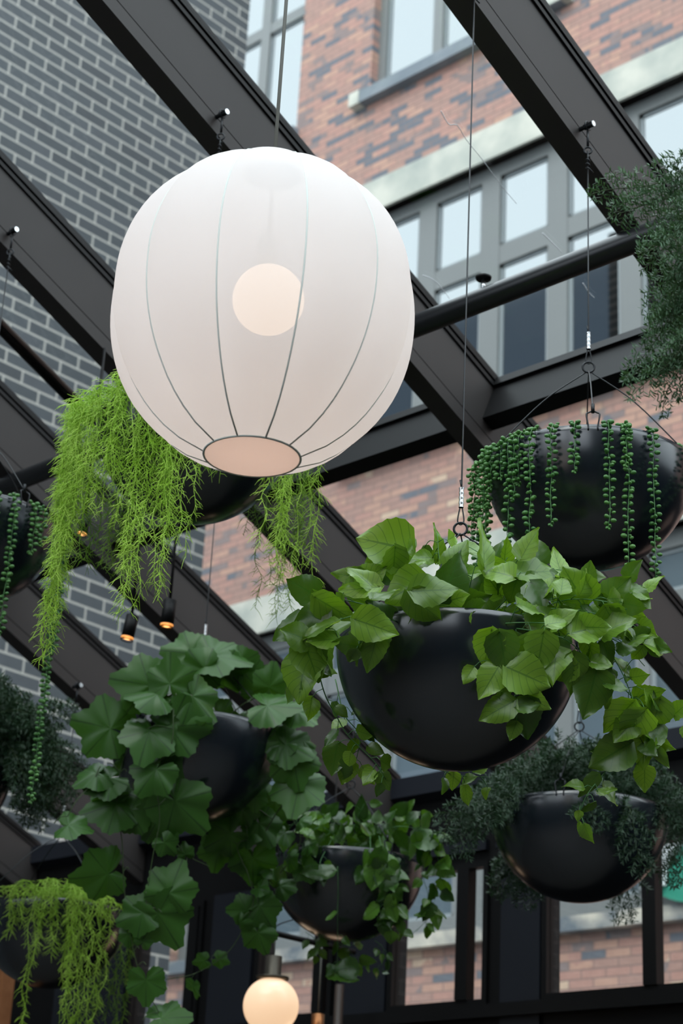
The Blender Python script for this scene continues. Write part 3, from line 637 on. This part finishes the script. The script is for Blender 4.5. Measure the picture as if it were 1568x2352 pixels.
def vine(pl, path, n, lpx, D0, spread=26, kind='heart', lm='leaf', sm='stem', r=.0016, jit=1.0, stem_name='vine', extra=(), dn=0.55, sr=(0.65, 1.15), wr=(.66, .9), t0=0.12, npet=True):
    P = crv([at(x, y, D0 + d) for x, y, d in path], 6); st = MB(); st.tube(P, r, 5, r * .6); lf = MB()
    seg = [0.0]
    for a, b in zip(P, P[1:]): seg.append(seg[-1] + (b - a).length)
    T = seg[-1]; pxm = D0 / F
    for k in range(n):
        s = T * (t0 + (1 - t0) * (k + U(.2, .8)) / n); i = max(j for j in range(len(seg)) if seg[j] <= s + 1e-9); i = min(i, len(P) - 2)
        f = (s - seg[i]) / max(1e-6, seg[i + 1] - seg[i]); p = P[i].lerp(P[i + 1], min(1, f)); dr = (P[i + 1] - P[i]).normalized()
        side = 1 if k % 2 else -1; av = math.degrees(math.atan2(dr.dot(CU), dr.dot(CR)))
        ang = av + side * U(25, 95) * jit
        dx, dy = math.cos(math.radians(ang)), math.sin(math.radians(ang)); dy -= dn; ang = math.degrees(math.atan2(dy, dx))
        L = lpx * U(*sr) * pxm * (1 if k < n * .8 else .8)
        off = (CR * dx + CU * dy * .8).normalized() * spread * pxm * U(.5, 1.1) + CB * U(-.01, .03)
        b = p + off; q = b + (CR * math.cos(math.radians(ang)) + CU * math.sin(math.radians(ang))) * L * .45
        base = view_leaf(lf, q, L, ang, U(-25, 75), U(-55, 55), kind, U(*wr), U(.02, .3), U(.05, .35))
        if npet: st.tube([p, p.lerp(base, .55) + V((0, 0, .006)), base], r * .6, 4)
    for e in extra:
        x, y, d, Lp, ang = e[:5]; ti = e[5] if len(e) > 5 else 20; ro = e[6] if len(e) > 6 else 0; ww = e[7] if len(e) > 7 else .8
        q = at(x, y, D0 + d); base = view_leaf(lf, q, Lp * pxm * 1.0, ang, ti, ro, kind, ww, U(.03, .14), U(.08, .22))
        near_ = min(P, key=lambda z: (z - base).length)
        if npet and (near_ - base).length < 120 * pxm: st.tube(crv([near_, near_.lerp(base, .6) + V((0, 0, .012)), base], 3), r * .7, 4)
    so = st.build(stem_name, M[sm], pl, True)
    o = lf.build('leaves', M[lm], None, True); o.parent = so
    return so
# --- big heart leaf vine in the front bowl
c, R, D, *_ = BOWLS['front']
pl = plant('front', 'heart_leaf_vine', 'lush bright green heart leaf vine spilling over the largest bowl at right')
VN = [
 ([(1020,1450,0),(950,1350,-.1),(915,1300,-.15),(880,1240,-.15)], 5, 70, [(880,1248,-.17,125,165,15,0,.95),(905,1298,-.19,85,-85,-20,20,.7),(868,1290,-.16,80,-150,20)]),
 ([(1000,1450,-.05),(930,1390,-.2),(850,1370,-.25),(790,1350,-.25)], 6, 70, [(825,1352,-.27,92,188,45,0,.62),(800,1322,-.2,80,170,10,0,.55),(855,1320,-.2,75,30,0)]),
 ([(980,1450,-.1),(880,1420,-.28),(790,1420,-.33),(725,1480,-.33),(705,1570,-.33)], 11, 78, [(715,1520,-.35,95,-70,10,10,.85),(692,1560,-.33,105,-95,20,-20,.85),(740,1470,-.36,70,190,50)]),
 ([(960,1440,-.1),(840,1390,-.2),(750,1380,-.25),(705,1440,-.28),(700,1530,-.3)], 12, 80, [(735,1385,-.28,70,120,-10),(770,1400,-.3,105,-35,-20,0,.6),(715,1415,-.3,80,200,20)]),
 ([(860,1430,-.3),(850,1450,-.34),(835,1480,-.35)], 3, 60, [(865,1440,-.37,100,-20,15,0,.75),(790,1480,-.37,55,170,-25),(808,1507,-.37,38,-115,-30),(855,1500,-.36,90,-105,0,0,.6)]),
 ([(730,1540,-.25),(748,1600,-.2),(775,1650,-.2),(800,1690,-.2),(860,1750,-.2),(885,1790,-.2)], 7, 50, [(883,1795,-.2,46,-60,10),(845,1785,-.2,42,-120,30)]),
 ([(770,1560,.05),(790,1640,0),(825,1690,0),(815,1760,0)], 8, 55, [(768,1745,0,75,-100,10),(795,1775,0,60,-110,0)]),
 ([(1050,1450,0),(1030,1350,-.05),(1010,1290,-.05),(1004,1225,0)], 5, 70, [(1003,1245,0,90,95,0,40,.4),(985,1275,0,45,-60,0,20,.6),(955,1290,0,85,190,50,0,.5)]),
 ([(1060,1450,0),(1080,1340,-.1),(1100,1270,-.1)], 5, 75, [(1110,1245,-.12,120,75,20,40,.38),(1050,1275,-.1,95,60,20,0,.6),(1090,1262,-.05,70,10,65)]),
 ([(1060,1450,0),(1000,1370,-.2),(940,1350,-.25)], 5, 75, [(930,1355,-.28,100,-150,20,0,.9),(1000,1355,-.32,105,5,30,0,.7),(975,1395,-.3,100,-45,-20,0,.7),(1040,1320,-.25,120,60,0,30,.7)]),
 ([(1080,1450,0),(1120,1350,0),(1165,1280,0)], 7, 70, [(1160,1270,0,75,85,-20,0,.6),(1105,1270,.02,60,180,50)]),
 ([(1080,1450,0),(1180,1360,-.1),(1260,1310,-.1),(1340,1320,-.1)], 8, 75, [(1236,1312,-.14,115,15,50,0,.72),(1280,1290,-.08,80,100,30,0,.5),(1245,1345,-.16,80,-10,40)]),
 ([(1100,1450,-.1),(1220,1390,-.2),(1340,1360,-.2),(1430,1340,-.15),(1480,1350,-.1)], 10, 75, [(1318,1345,-.24,95,120,-10,0,1.0),(1415,1355,-.2,90,40,0,0,.75),(1462,1352,-.17,50,10,50,0,.6),(1475,1370,-.15,45,-15,60,0,.5),(1235,1370,-.25,75,-70,30),(1440,1410,-.15,95,-20,-30,0,.7)]),
 ([(1100,1450,-.1),(1240,1400,-.25),(1370,1410,-.25),(1460,1440,-.2),(1510,1485,-.2)], 9, 60, [(1472,1455,-.22,62,22,0,0,.6),(1512,1484,-.2,65,-25,10,0,.6),(1505,1498,-.2,32,-50,0),(1350,1545,-.2,80,60,-20)]),
 ([(1150,1440,-.2),(1142,1480,-.33),(1140,1530,-.35),(1165,1560,-.36),(1190,1610,-.36)], 4, 65, [(1215,1555,-.38,100,-25,15,0,.9),(1123,1567,-.38,85,-120,20,0,.75),(1140,1632,-.38,85,-150,20,0,.72),(1212,1620,-.38,52,10,35),(1207,1650,-.36,95,-85,-10,0,.75),(1178,1680,-.37,42,-110,10),(1075,1552,-.37,42,-120,20),(1120,1490,-.36,85,-100,-10),(1155,1500,-.37,90,-80,0)]),
 ([(1150,1440,-.2),(1230,1450,-.33),(1300,1470,-.33),(1350,1520,-.3),(1370,1580,-.3)], 10, 80, [(1355,1595,-.32,112,-108,10,10,.8),(1390,1590,-.3,75,-80,0,30,.6),(1290,1540,-.33,70,-160,0),(1240,1500,-.36,90,-100,0)]),
 ([(1180,1440,-.1),(1300,1420,-.25),(1400,1500,-.25),(1450,1600,-.25),(1460,1680,-.25),(1400,1760,-.25),(1345,1830,-.3),(1326,1895,-.3)], 12, 60, [(1400,1735,-.27,105,-150,10,0,.8),(1350,1805,-.28,65,-130,0,0,.5),(1395,1815,-.28,45,20,50,0,.5),(1345,1860,-.3,50,-130,-40,30,.5),(1328,1875,-.31,24,-100,0),(1331,1905,-.31,32,-85,0,0,.35)]),
 ([(1300,1430,-.2),(1380,1530,-.25),(1430,1580,-.25),(1500,1640,-.2),(1550,1640,-.2),(1600,1660,-.2)], 10, 60, [(1492,1595,-.22,72,15,-30,0,.9),(1420,1650,-.28,100,-125,-20,0,.75),(1455,1670,-.28,95,-115,-25,0,.8),(1505,1645,-.22,85,-100,-20)]),
 ([(1430,1600,-.25),(1480,1680,-.22),(1500,1740,-.22)], 5, 65, [(1500,1700,-.24,90,-110,40,0,.5),(1520,1740,-.24,60,-55,-10,0,.45),(1480,1790,-.2,60,-90,0)]),
 ([(960,1440,.1),(1050,1390,.15),(1200,1370,.2),(1350,1400,.2)], 16, 80, []),
 ([(1090,1440,-.2),(1200,1430,-.3),(1320,1440,-.3),(1430,1480,-.2),(1480,1530,-.2)], 13, 78, []),
 ([(1120,1420,-.1),(1200,1330,-.15),(1160,1290,-.1)], 8, 75, []),
 ([(1200,1420,-.2),(1290,1380,-.25),(1380,1380,-.25),(1440,1400,-.25)], 9, 78, []),
 ([(860,1430,-.1),(920,1400,-.2),(1000,1390,-.25),(1080,1400,-.25)], 9, 70, []),
 ([(1000,1765,.22),(1050,1780,.25),(1120,1785,.25)], 5, 48, [(1040,1795,.24,46,-95,0)]),
]
for path, n, lp, ex in VN: vine(pl, path, n, lp, D, extra=ex, lm='leaf')
# --- heart leaf vine in the smaller bowl
c, R, D, *_ = BOWLS['pothos']
pl = plant('pothos', 'heart_leaf_vine', 'mid green small leaved heart leaf vine in the bowl above the globe lamp')
for path, n, lp, ex in [
 ([(800,1950,0),(760,1880,-.1),(700,1870,-.2),(650,1920,-.25)], 12, 44, [(670,1988,-.3,34,0,20),(640,2010,-.28,50,70,10)]),
 ([(800,1950,0),(820,1880,-.1),(840,1840,-.1)], 9, 46, [(830,1855,-.1,60,90,0,0,.5)]),
 ([(800,1950,0),(870,1890,-.1),(930,1870,-.1),(960,1875,-.1)], 12, 44, [(925,1872,-.12,36,15,40)]),
 ([(800,1950,0),(900,1900,-.2),(980,1910,-.2),(1005,1930,-.2)], 12, 46, [(985,1925,-.22,75,25,45,0,.8)]),
 ([(800,1950,0),(740,1900,-.25),(700,1930,-.3),(690,1980,-.32)], 10, 42, []),
 ([(850,1920,-.2),(850,1960,-.32),(845,2000,-.34)], 5, 55, [(862,1990,-.34,80,-110,0,0,.5),(895,2010,-.34,65,45,20),(858,2015,-.35,60,-100,10)]),
 ([(870,1920,-.2),(885,1990,-.33),(895,2060,-.34),(870,2090,-.34),(905,2130,-.33)], 15, 42, []),
 ([(880,1920,-.2),(900,2000,-.33),(915,2080,-.33),(900,2140,-.3)], 12, 44, []),
 ([(900,1910,-.1),(980,1940,-.2),(1010,1990,-.2),(1000,2060,-.2),(975,2120,-.2)], 14, 42, [(1025,2000,-.2,50,-30,10)]),
 ([(960,1930,-.15),(970,2010,-.2),(990,2090,-.2),(955,2140,-.2)], 9, 32, []),
 ([(880,1940,.1),(800,1890,.2),(700,1890,.2)], 14, 46, []),
 ([(760,1930,-.2),(735,1980,-.34),(745,2000,-.34)], 3, 30, [(728,2003,-.36,76,185,40,0,.5)]),
 ([(775,1990,-.33),(776,2040,-.35),(775,2110,-.35),(775,2200,-.3),(774,2230,-.3)], 3, 30, [(789,2243,-.3,70,-10,55,0,.5),(790,2225,-.28,60,175,30)]),
 ([(740,2150,.1),(800,2180,.1),(830,2230,.1)], 8, 34, [(800,2215,.1,32,-20,10),(823,2230,.1,30,-60,10)]),
 ([(860,2160,.1),(880,2180,.1),(875,2230,.1)], 6, 26, []),
 ([(700,2140,0),(720,2155,0),(735,2190,0)], 5, 36, []),
]: vine(pl, path, n, lp, D, spread=14, extra=ex, lm='leaf2', r=.0014)
# --- large lobed ivy
c, R, D, *_ = BOWLS['ivy']
pl = plant('ivy', 'lobed_ivy', 'deep green ivy with big lobed leaves and long trailing stems, left of centre below')
IV = [
 ([(450,1690,0),(440,1620,-.15),(405,1590,-.3),(398,1640,-.36),(397,1690,-.38),(385,1730,-.38),(350,1768,-.38),(362,1830,-.36),(366,1890,-.34),(352,1960,-.34),(338,2050,-.34),(335,2090,-.34)], 0, 100,
  [(390,1560,-.33,100,90,15),(450,1608,-.33,110,-50,20,20),(330,1572,-.3,130,170,10),(350,1595,-.34,105,170,60),(405,1668,-.36,130,5,10),(340,1688,-.38,120,-100,40),(420,1720,-.33,140,-80,-10),(352,1775,-.4,100,-120,30),(412,1850,-.33,140,-45,5),(365,1880,-.3,110,-120,-10),(380,1940,-.33,55,-50,0),(318,2100,-.34,90,-160,20),(370,2110,-.34,130,-60,-10),(393,2040,-.34,110,70,10),(385,1640,-.35,45,-60,0),(412,1640,-.3,90,10,-20)]),
 ([(420,1690,0),(340,1660,-.2),(285,1740,-.3),(268,1850,-.3),(280,1930,-.3),(285,2040,-.3),(300,2150,-.3),(325,2250,-.3),(365,2325,-.3)], 0, 90,
  [(240,1670,-.32,135,165,15),(245,1790,-.33,95,-140,50),(215,1780,-.34,85,-130,55),(255,1850,-.31,120,-160,30),(310,1860,-.3,100,0,20),(235,2010,-.32,120,185,-10,20),(330,2160,-.32,40,60,10),(335,2260,-.32,85,-90,0),(380,2338,-.32,100,10,50),(295,2150,-.3,45,-90,0),(245,1830,-.3,80,0,-40,0),(290,1740,-.2,90,20,-20)]),
 ([(230,1760,-.33),(210,1800,-.36),(175,1840,-.4),(155,1875,-.42)], 0, 80, [(165,1897,-.42,80,-20,55)]),
 ([(450,1690,0),(480,1600,.0),(510,1540,.0)], 2, 90, [(500,1507,-.05,135,-15,55),(430,1500,.05,110,170,20),(520,1545,-.02,95,-60,-10),(575,1555,.0,80,-70,-10),(555,1530,0,90,-30,10),(460,1540,-.1,100,-170,0),(600,1580,-.05,90,70,0)]),
 ([(470,1690,0),(590,1600,-.1),(640,1650,-.15),(680,1720,-.15),(700,1800,-.15),(745,1880,-.1)], 3, 70,
  [(625,1622,-.2,115,-20,55),(690,1640,-.18,85,-60,50),(665,1715,-.2,100,-30,30),(675,1750,-.2,110,-80,20),(685,1810,-.2,120,-100,30),(640,1700,-.18,90,190,40),(585,1835,-.1,55,-90,0),(620,1570,-.1,80,80,-10)]),
 ([(700,1790,-.1),(640,1860,0),(600,1920,0),(545,1940,0),(570,2010,0),(582,2070,0),(560,2130,0),(520,2190,0),(450,2235,0),(380,2250,0)], 4, 60,
  [(560,1870,0,70,-70,0),(520,1920,0,100,-150,-10),(600,1900,0,90,-60,10),(560,2090,0,70,180,0),(600,2090,0,90,-60,10),(595,2150,0,80,-70,0),(630,1850,.05,100,-100,0),(580,1980,.05,110,-90,-20),(500,1960,.05,90,-100,-20),(465,2208,0,40,190,0),(505,2205,0,40,-20,0)]),
 ([(540,1850,.1),(530,1900,.1),(560,1960,.1),(610,2000,.1),(620,2060,.1)], 7, 60, []),
 ([(640,1800,.1),(660,1860,.1),(690,1930,.1),(650,2000,.1)], 7, 60, []),
 ([(400,1930,-.3),(430,1965,-.25),(480,1990,-.2)], 1, 30, [(425,1958,-.27,40,100,0)]),
]
for path, n, lp, ex in IV: vine(pl, path, n, lp, D, spread=16, kind='lobed', extra=ex, lm='ivy', sm='stem_dk', r=.0026)

# --- strings of beads
def bead(mb, c, ax, r, l):
    ax = ax.normalized(); u = ax.orthogonal().normalized(); v = ax.cross(u); k = len(mb.v); ns, nr = 7, 4
    for j in range(nr + 1):
        t = math.pi * j / nr; rr = r * math.sin(t) + 1e-5; h = -l * math.cos(t)
        for i in range(ns): a = 2 * math.pi * i / ns; mb.v.append(tuple(c + ax * h + u * (rr * math.cos(a)) + v * (rr * math.sin(a))))
    for j in range(nr):
        for i in range(ns): i2 = (i + 1) % ns; q = k + j * ns; mb.f.append((q + i, q + i2, q + ns + i2, q + ns + i))
def bead_strand(pl, c, R, az, length, far=0.014, br=.0060):
    o = V((math.cos(az), math.sin(az), 0)); P = [c + o * (R * .75) - V((0, 0, .02)), c + o * (R * .96) + V((0, 0, .012)), c + o * (R + far) - V((0, 0, .01))]
    k = 8
    for i in range(1, k + 1): P.append(c + o * (R + far) + V((U(-.003, .003), U(-.003, .003), -.01 - length * i / k)))
    P = crv(P, 5); st = MB(); st.tube(P, .0012, 5); b = MB(); acc = 0; a = U(0, 6)
    for p, q in zip(P, P[1:]):
        seg = (q - p).length; s = 0
        while acc + (seg - s) >= .0068:
            s += .0068 - acc; acc = 0; m = p.lerp(q, min(1, s / seg)); a += 2.2 + U(-.3, .3)
            if U(0, 1) < .05: continue
            dv = V((math.cos(a), math.sin(a), U(-.25, .15))); rr = br * U(.75, 1.15)
            bead(b, m + dv * (.0085 + rr * .4), dv, rr, rr * 1.35)
        acc += seg - s
    e = P[-1]
    for i in range(6): dv = V((math.cos(i), math.sin(i * 1.3), -.6)); bead(b, e + dv * .004 - V((0, 0, .002 * i)), dv, br * .6, br * .7)
    so = st.build('strand', M['stem'], pl, True); o_ = b.build('beads', M['bead'], None, True); o_.parent = so
def azim(key, x, near=True, z=0.0):
    c, R, D, px, py = BOWLS[key]; u = max(-1, min(1, (x - px) / (R * F / D)))
    g = math.acos(u); base = math.atan2(CR.y, CR.x)         # angle measured from the view's right towards the camera
    return base - g if near else base + g
pl = plant('beads', 'string_of_beads', 'string of beads plant with green hanging strands over the right bowl')
c, R, D, *_ = BOWLS['beads']; pm_ = D / F
for x, L_, near, far in [(1122,190,1,.02),(1118,240,0,.02),(1112,160,1,.035),(1130,120,1,.03),(1128,250,1,.02),(1140,230,0,.02),(1105,130,0,.03),(1165,230,1,.014),(1184,100,1,.014),(1178,130,1,.02),(1207,290,1,.014),(1248,205,1,.014),(1294,95,1,.014),(1364,215,1,.014),(1404,360,1,.014),(1398,80,1,.02),(1460,308,1,.014),(1548,215,1,.014),(1570,260,1,.014),(1135,80,1,.02),(1150,70,1,.014)]:
    bead_strand(pl, c, R, azim('beads', x, near), L_ * pm_ * 1.08, far)
pl = plant('leftbeads', 'string_of_beads', 'string of beads plant at the left edge with one very long strand')
c, R, D, *_ = BOWLS['leftbeads']; pm_ = D / F
for x, L_, near, far in [(22,195,1,.014),(58,280,1,.014),(96,95,1,.014),(108,70,1,.02),(128,250,0,.03),(120,560,0,.02),(112,330,0,.03),(-40,150,1,.014)]:
    bead_strand(pl, c, R, azim('leftbeads', x, near), L_ * pm_ * 1.1, far, .0068)

# --- hanging moss
def moss_strand(pl, c, R, az, rout, length, dens=1.0, mt='moss', r=.0013, tw=.058, lift=.05, start=.35):
    o = V((math.cos(az), math.sin(az), 0)); tg = V((-o.y, o.x, 0)); w = U(-.03, .03)
    P = [c + o * (R * start) + V((0, 0, -.01)), c + o * (R * .72) + tg * w * .5 + V((0, 0, lift)), c + o * rout * .97 + tg * w + V((0, 0, lift * .25))]
    k = max(2, int(length / .05))
    for i in range(1, k + 1): P.append(c + o * (rout + U(-.012, .012)) + tg * (w + U(-.014, .014)) + V((0, 0, lift * .25 - length * i / k)))
    P = crv(P, 4); st = MB(); st.tube(P, r, 4, r * .6, caps=False); T = 0
    step = .0085 / dens; acc = U(0, step)
    for p, q in zip(P, P[1:]):
        seg = (q - p).length; dr = (q - p).normalized() if seg > 1e-6 else V((0, 0, -1)); s = step - acc
        while s < seg:
            m = p + dr * s; a = U(0, 6.283); e = V((math.cos(a), math.sin(a), U(-.5, .25))); l = tw * U(.45, 1.15)
            k1 = m + (dr * .35 + e * .55) * l * .5; k2 = k1 + (dr * .2 + e * .5 + V((0, 0, -.45 + U(-.3, .5)))) * l * .5
            st.tube([m, k1, k2], r * .9, 3, r * .35, caps=False)
            if U(0, 1) < .55:
                a2 = a + U(-1.2, 1.2); e2 = V((math.cos(a2), math.sin(a2), U(-.6, .4))); st.tube([k1, k1 + e2 * l * .25 - V((0, 0, l * .05)), k1 + e2 * l * .42 - V((0, 0, l * .2))], r * .8, 3, r * .3, caps=False)
            s += step
        acc = seg - (s - step)
    return st.build('strand', M[mt], pl, True)
pl = plant('moss', 'trailing_moss_cactus', 'bright lime green curly trailing moss plant hanging left of and below the lantern')
c, R, D, px0, py0 = BOWLS['moss']; pm_ = D / F; RP = R * F / D
def mz(x, ybot, near=True, ex=0.0):
    """strand hanging at image x down to ybot, ex = extra reach beyond the rim in pixels"""
    u = (x - px0) / (RP + ex); u = max(-.98, min(.98, u)); g = math.acos(u); base = math.atan2(CR.y, CR.x)
    az = base - g if near else base + g
    ytop = py0 - (.42 * RP * math.sin(g) if near else -.42 * RP * math.sin(g))
    return az, (RP + ex) * pm_, max(.03, (ybot - ytop) * pm_ * 1.05)
clumps = [ # x0, x1, ybottom range, count, near, extra reach, material
 (165,195,(1380,1535),8,1,70,'moss'),(160,225,(1200,1400),9,1,65,'moss'),(150,235,(1180,1300),7,1,60,'moss'),(215,330,(1130,1240),9,1,60,'moss'),(170,300,(1280,1345),6,0,40,'moss_shaded'),(190,320,(1230,1330),6,0,20,'moss_shaded'),
 (345,400,(1300,1440),6,1,50,'moss'),(385,480,(1250,1400),7,1,40,'moss'),(360,480,(1120,1240),6,1,30,'moss'),(480,560,(1085,1135),5,1,25,'moss'),(560,600,(1180,1280),2,0,25,'moss_shaded'),
 (645,745,(1230,1370),8,1,80,'moss'),(630,730,(1180,1350),5,0,70,'moss_shaded'),(620,640,(1090,1150),2,1,60,'moss'),(610,700,(1380,1440),3,0,90,'moss_shaded'),(250,350,(1080,1160),5,1,70,'moss')]
for x0, x1, yb, n, near, ex, mt in clumps:
    for i in range(int(n * 1.5 + .5)):
        az, ro, ln = mz(U(x0, x1), U(*yb), near, ex * U(.5, 1.15)); moss_strand(pl, c, R, az, ro, ln, .9, mt, lift=U(.03, .10) if x0 > 220 else U(-.02, .03))
pl = plant('lowmoss', 'trailing_moss_cactus', 'green curly trailing moss plant in the bowl at the lower left corner')
c, R, D, px0, py0 = BOWLS['lowmoss']; pm_ = D / F; RP = R * F / D
for x0, x1, yb, n, near, ex, mt in [(-40,290,(2068,2095),22,1,25,'moss'),(95,105,(2380,2420),2,1,15,'moss'),(60,90,(2090,2120),3,1,10,'moss'),(125,175,(2120,2165),6,1,15,'moss'),(185,290,(2260,2430),10,1,60,'moss'),(190,230,(2180,2230),4,1,20,'moss'),(130,230,(2340,2440),6,0,20,'moss_shaded'),(240,300,(2300,2440),6,0,50,'moss_shaded')]:
    for i in range(n):
        az, ro, ln = mz(U(x0, x1), U(*yb), near, ex * U(.6, 1.1)); moss_strand(pl, c, R, az, ro, ln, 1.05, mt, r=.0016, tw=.05, lift=U(.02, .09), start=.1)

# --- ferns
def frond(pl, P, mt, bl=.075, ns=.012, nl=.014, nr=.0007, stem='stem_dk', n=None, w=.0016):
    P = crv(P, 6); st = MB(); st.tube(P, w, 4, w * .4, caps=False); lf = MB(); side = 1
    seg = [0.0]
    for a, b in zip(P, P[1:]): seg.append(seg[-1] + (b - a).length)
    T = seg[-1]; n = n or int(T / ns)
    def tuft(m, ax, l):
        for q in range(4):
            a = U(0, 6.283); u = ax.orthogonal().normalized(); v = ax.cross(u); d = (ax * U(.25, .9) + u * math.cos(a) + v * math.sin(a)).normalized()
            t = d.orthogonal().normalized() * nr * 1.3; k = len(lf.v); e = m + d * l * U(.7, 1.15); h = m + d * l * .5
            lf.v += [tuple(m - t * .5), tuple(m + t * .5), tuple(h + t), tuple(h - t), tuple(e)]; lf.f += [(k, k + 1, k + 2, k + 3), (k + 3, k + 2, k + 4)]
    for k in range(n):
        s = T * (k + .5) / n; i = min(max(j for j in range(len(seg)) if seg[j] <= s), len(P) - 2); p = P[i].lerp(P[i + 1], (s - seg[i]) / max(1e-6, seg[i + 1] - seg[i])); dr = (P[i + 1] - P[i]).normalized()
        f = s / T; L_ = bl * (math.sin(math.pi * min(1, .12 + f * .9)) ** .6) * U(.75, 1.15); side = -side
        u = dr.cross(CB).normalized() * side; e = (dr * .75 + u * .8 + CB * U(-.45, .45) + V((0, 0, -.12))).normalized()
        nb = max(2, int(L_ / .0062)); q = p
        st.tube([p, p + e * L_ * .5, p + e * L_ - V((0, 0, L_ * .08))], w * .45, 3, w * .2, caps=False)
        for j in range(nb): tuft(p + e * (L_ * (j + 1) / nb) - V((0, 0, L_ * .08 * ((j + 1) / nb) ** 2)), e, nl)
        tuft(p, dr, nl)
    so = st.build('frond', M[stem], pl, True); o = lf.build('needles', M[mt], None, False); o.parent = so
# fern reaching in from the right, its bowl outside the picture
c0 = at(2010, 560, 3.75); R0 = .29
planter(c0, R0, 'black bowl outside the right edge carrying the crisp fern at the upper right', None, V((c0.x, c0.y, rz(c0.y, .0))), near=0)
fr = thing('asparagus_fern', c0 - V((0, 0, .03)), 'feathery dusty green fern reaching in at the upper right edge', 'plant')
D = 3.75
for pts in [
 [(1700,480,0),(1560,420,0),(1470,430,0),(1400,435,0),(1350,448,0)],[(1700,480,0),(1600,440,0),(1520,460,0),(1450,480,0),(1400,500,0)],
 [(1700,470,0),(1620,430,0),(1570,400,0),(1540,385,0),(1520,360,0)],[(1700,470,0),(1640,420,0),(1600,390,0),(1568,350,0)],
 [(1720,500,0),(1600,500,-.05),(1520,560,-.05),(1480,580,-.05),(1465,572,-.05)],[(1720,500,.05),(1610,520,0),(1550,610,0),(1510,690,0),(1490,740,0)],
 [(1720,500,0),(1620,540,-.05),(1570,640,-.05),(1540,720,-.05),(1500,790,-.05),(1450,850,-.05),(1430,880,-.05)],[(1720,500,0),(1650,560,0),(1600,680,0),(1550,780,0),(1500,840,0),(1430,870,0)],
 [(1740,500,0),(1660,600,0),(1610,720,0),(1570,830,0),(1530,900,0),(1520,960,0)],[(1740,500,0),(1670,620,.05),(1620,780,.05),(1580,850,.05),(1560,920,.05)],
 [(1720,500,.05),(1600,560,.05),(1560,680,.05),(1520,760,.05),(1490,800,.05)],[(1700,500,.05),(1590,470,.1),(1540,520,.1),(1500,600,.1),(1500,640,.1)],
 [(1740,520,0),(1650,640,-.1),(1590,760,-.1),(1540,830,-.1),(1480,880,-.1),(1440,920,-.1)],[(1750,520,0),(1680,700,0),(1640,820,0),(1600,900,0)],[(1700,480,0),(1600,460,.05),(1540,440,.05),(1480,450,.05),(1430,475,.05)],
 [(1730,500,.1),(1640,560,.1),(1590,640,.1),(1560,740,.1),(1555,800,.1)],[(1740,500,.1),(1660,580,.1),(1610,660,.1),(1580,760,.1),(1590,840,.1)],
 [(1730,500,0),(1600,620,-.08),(1560,560,-.08),(1530,540,-.08),(1500,545,-.08)],[(1730,500,0),(1640,600,-.05),(1580,700,-.05),(1530,740,-.05),(1500,700,-.05)]]:
    frond(fr, [at(x, y, D + d) for x, y, d in pts], 'fern', bl=.062, ns=.010, nl=.0155, nr=.00095)
# dark fern bowls
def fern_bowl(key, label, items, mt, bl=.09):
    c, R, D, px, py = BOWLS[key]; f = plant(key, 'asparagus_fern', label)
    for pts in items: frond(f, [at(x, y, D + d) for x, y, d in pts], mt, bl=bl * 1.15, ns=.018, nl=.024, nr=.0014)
it = []
for k in range(22):
    a = math.pi * (k + U(-.3, .3)) / 21; ex = U(240, 330); x = 1325 + math.cos(a) * ex; y = 1840 - math.sin(a) * U(70, 150) + abs(math.cos(a)) * U(20, 110)
    it.append([(1330, 1870, U(-.1, .1)), (1330 + math.cos(a) * ex * .45, 1830 - math.sin(a) * 90, U(-.2, .15)), (x, y, U(-.25, .15))])
it += [[(1400,1860,-.1),(1440,1850,-.3),(1455,1900,-.36),(1465,1960,-.36),(1490,2010,-.36)],[(1380,1860,-.1),(1350,1830,-.3),(1360,1870,-.35),(1375,1910,-.36)],[(1200,1850,-.1),(1110,1840,-.2),(1040,1880,-.2),(1010,1930,-.2)],[(1200,1850,-.1),(1100,1870,-.2),(1060,1930,-.2),(1060,1970,-.2)],
 [(1430,1860,-.1),(1530,1850,-.2),(1570,1920,-.2),(1560,2000,-.2),(1550,2040,-.2)],[(1440,1860,0),(1520,1880,.05),(1550,1950,.05),(1530,2030,.05)],[(1400,1900,.25),(1450,2000,.25),(1435,2060,.25),(1420,2120,.25)],[(1200,1900,.25),(1170,1990,.25),(1155,2060,.25)],[(1240,1860,-.1),(1180,1830,-.25),(1130,1850,-.3),(1120,1900,-.3)],[(1210,1900,.2),(1170,2000,.25),(1230,2080,.25)]]
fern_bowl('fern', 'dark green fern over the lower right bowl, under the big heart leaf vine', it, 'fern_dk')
it = []
for k in range(20):
    a = U(-.2, 1.35); ex = U(180, 330); it.append([(-120, 1760, 0), (-100 + ex * .45 * math.cos(a * .6), 1690 - 60 * math.sin(a), U(-.15, .15)), (-110 + ex * math.cos(a * .7), 1700 + U(-90, 120), U(-.2, .15))])
for k in range(8): x = U(40, 150); it.append([(-120, 1760, 0), (x - 60, 1700, U(-.1, .1)), (x, 1760 + U(0, 40), U(-.2, .1)), (x + U(-10, 30), 1850 + U(-20, 60), U(-.2, .1))])
for k in range(5): x = U(10, 60); it.append([(-120, 1760, 0), (x - 60, 1640, U(-.1, .1)), (x, 1580 + U(-30, 60), U(-.2, .1))])
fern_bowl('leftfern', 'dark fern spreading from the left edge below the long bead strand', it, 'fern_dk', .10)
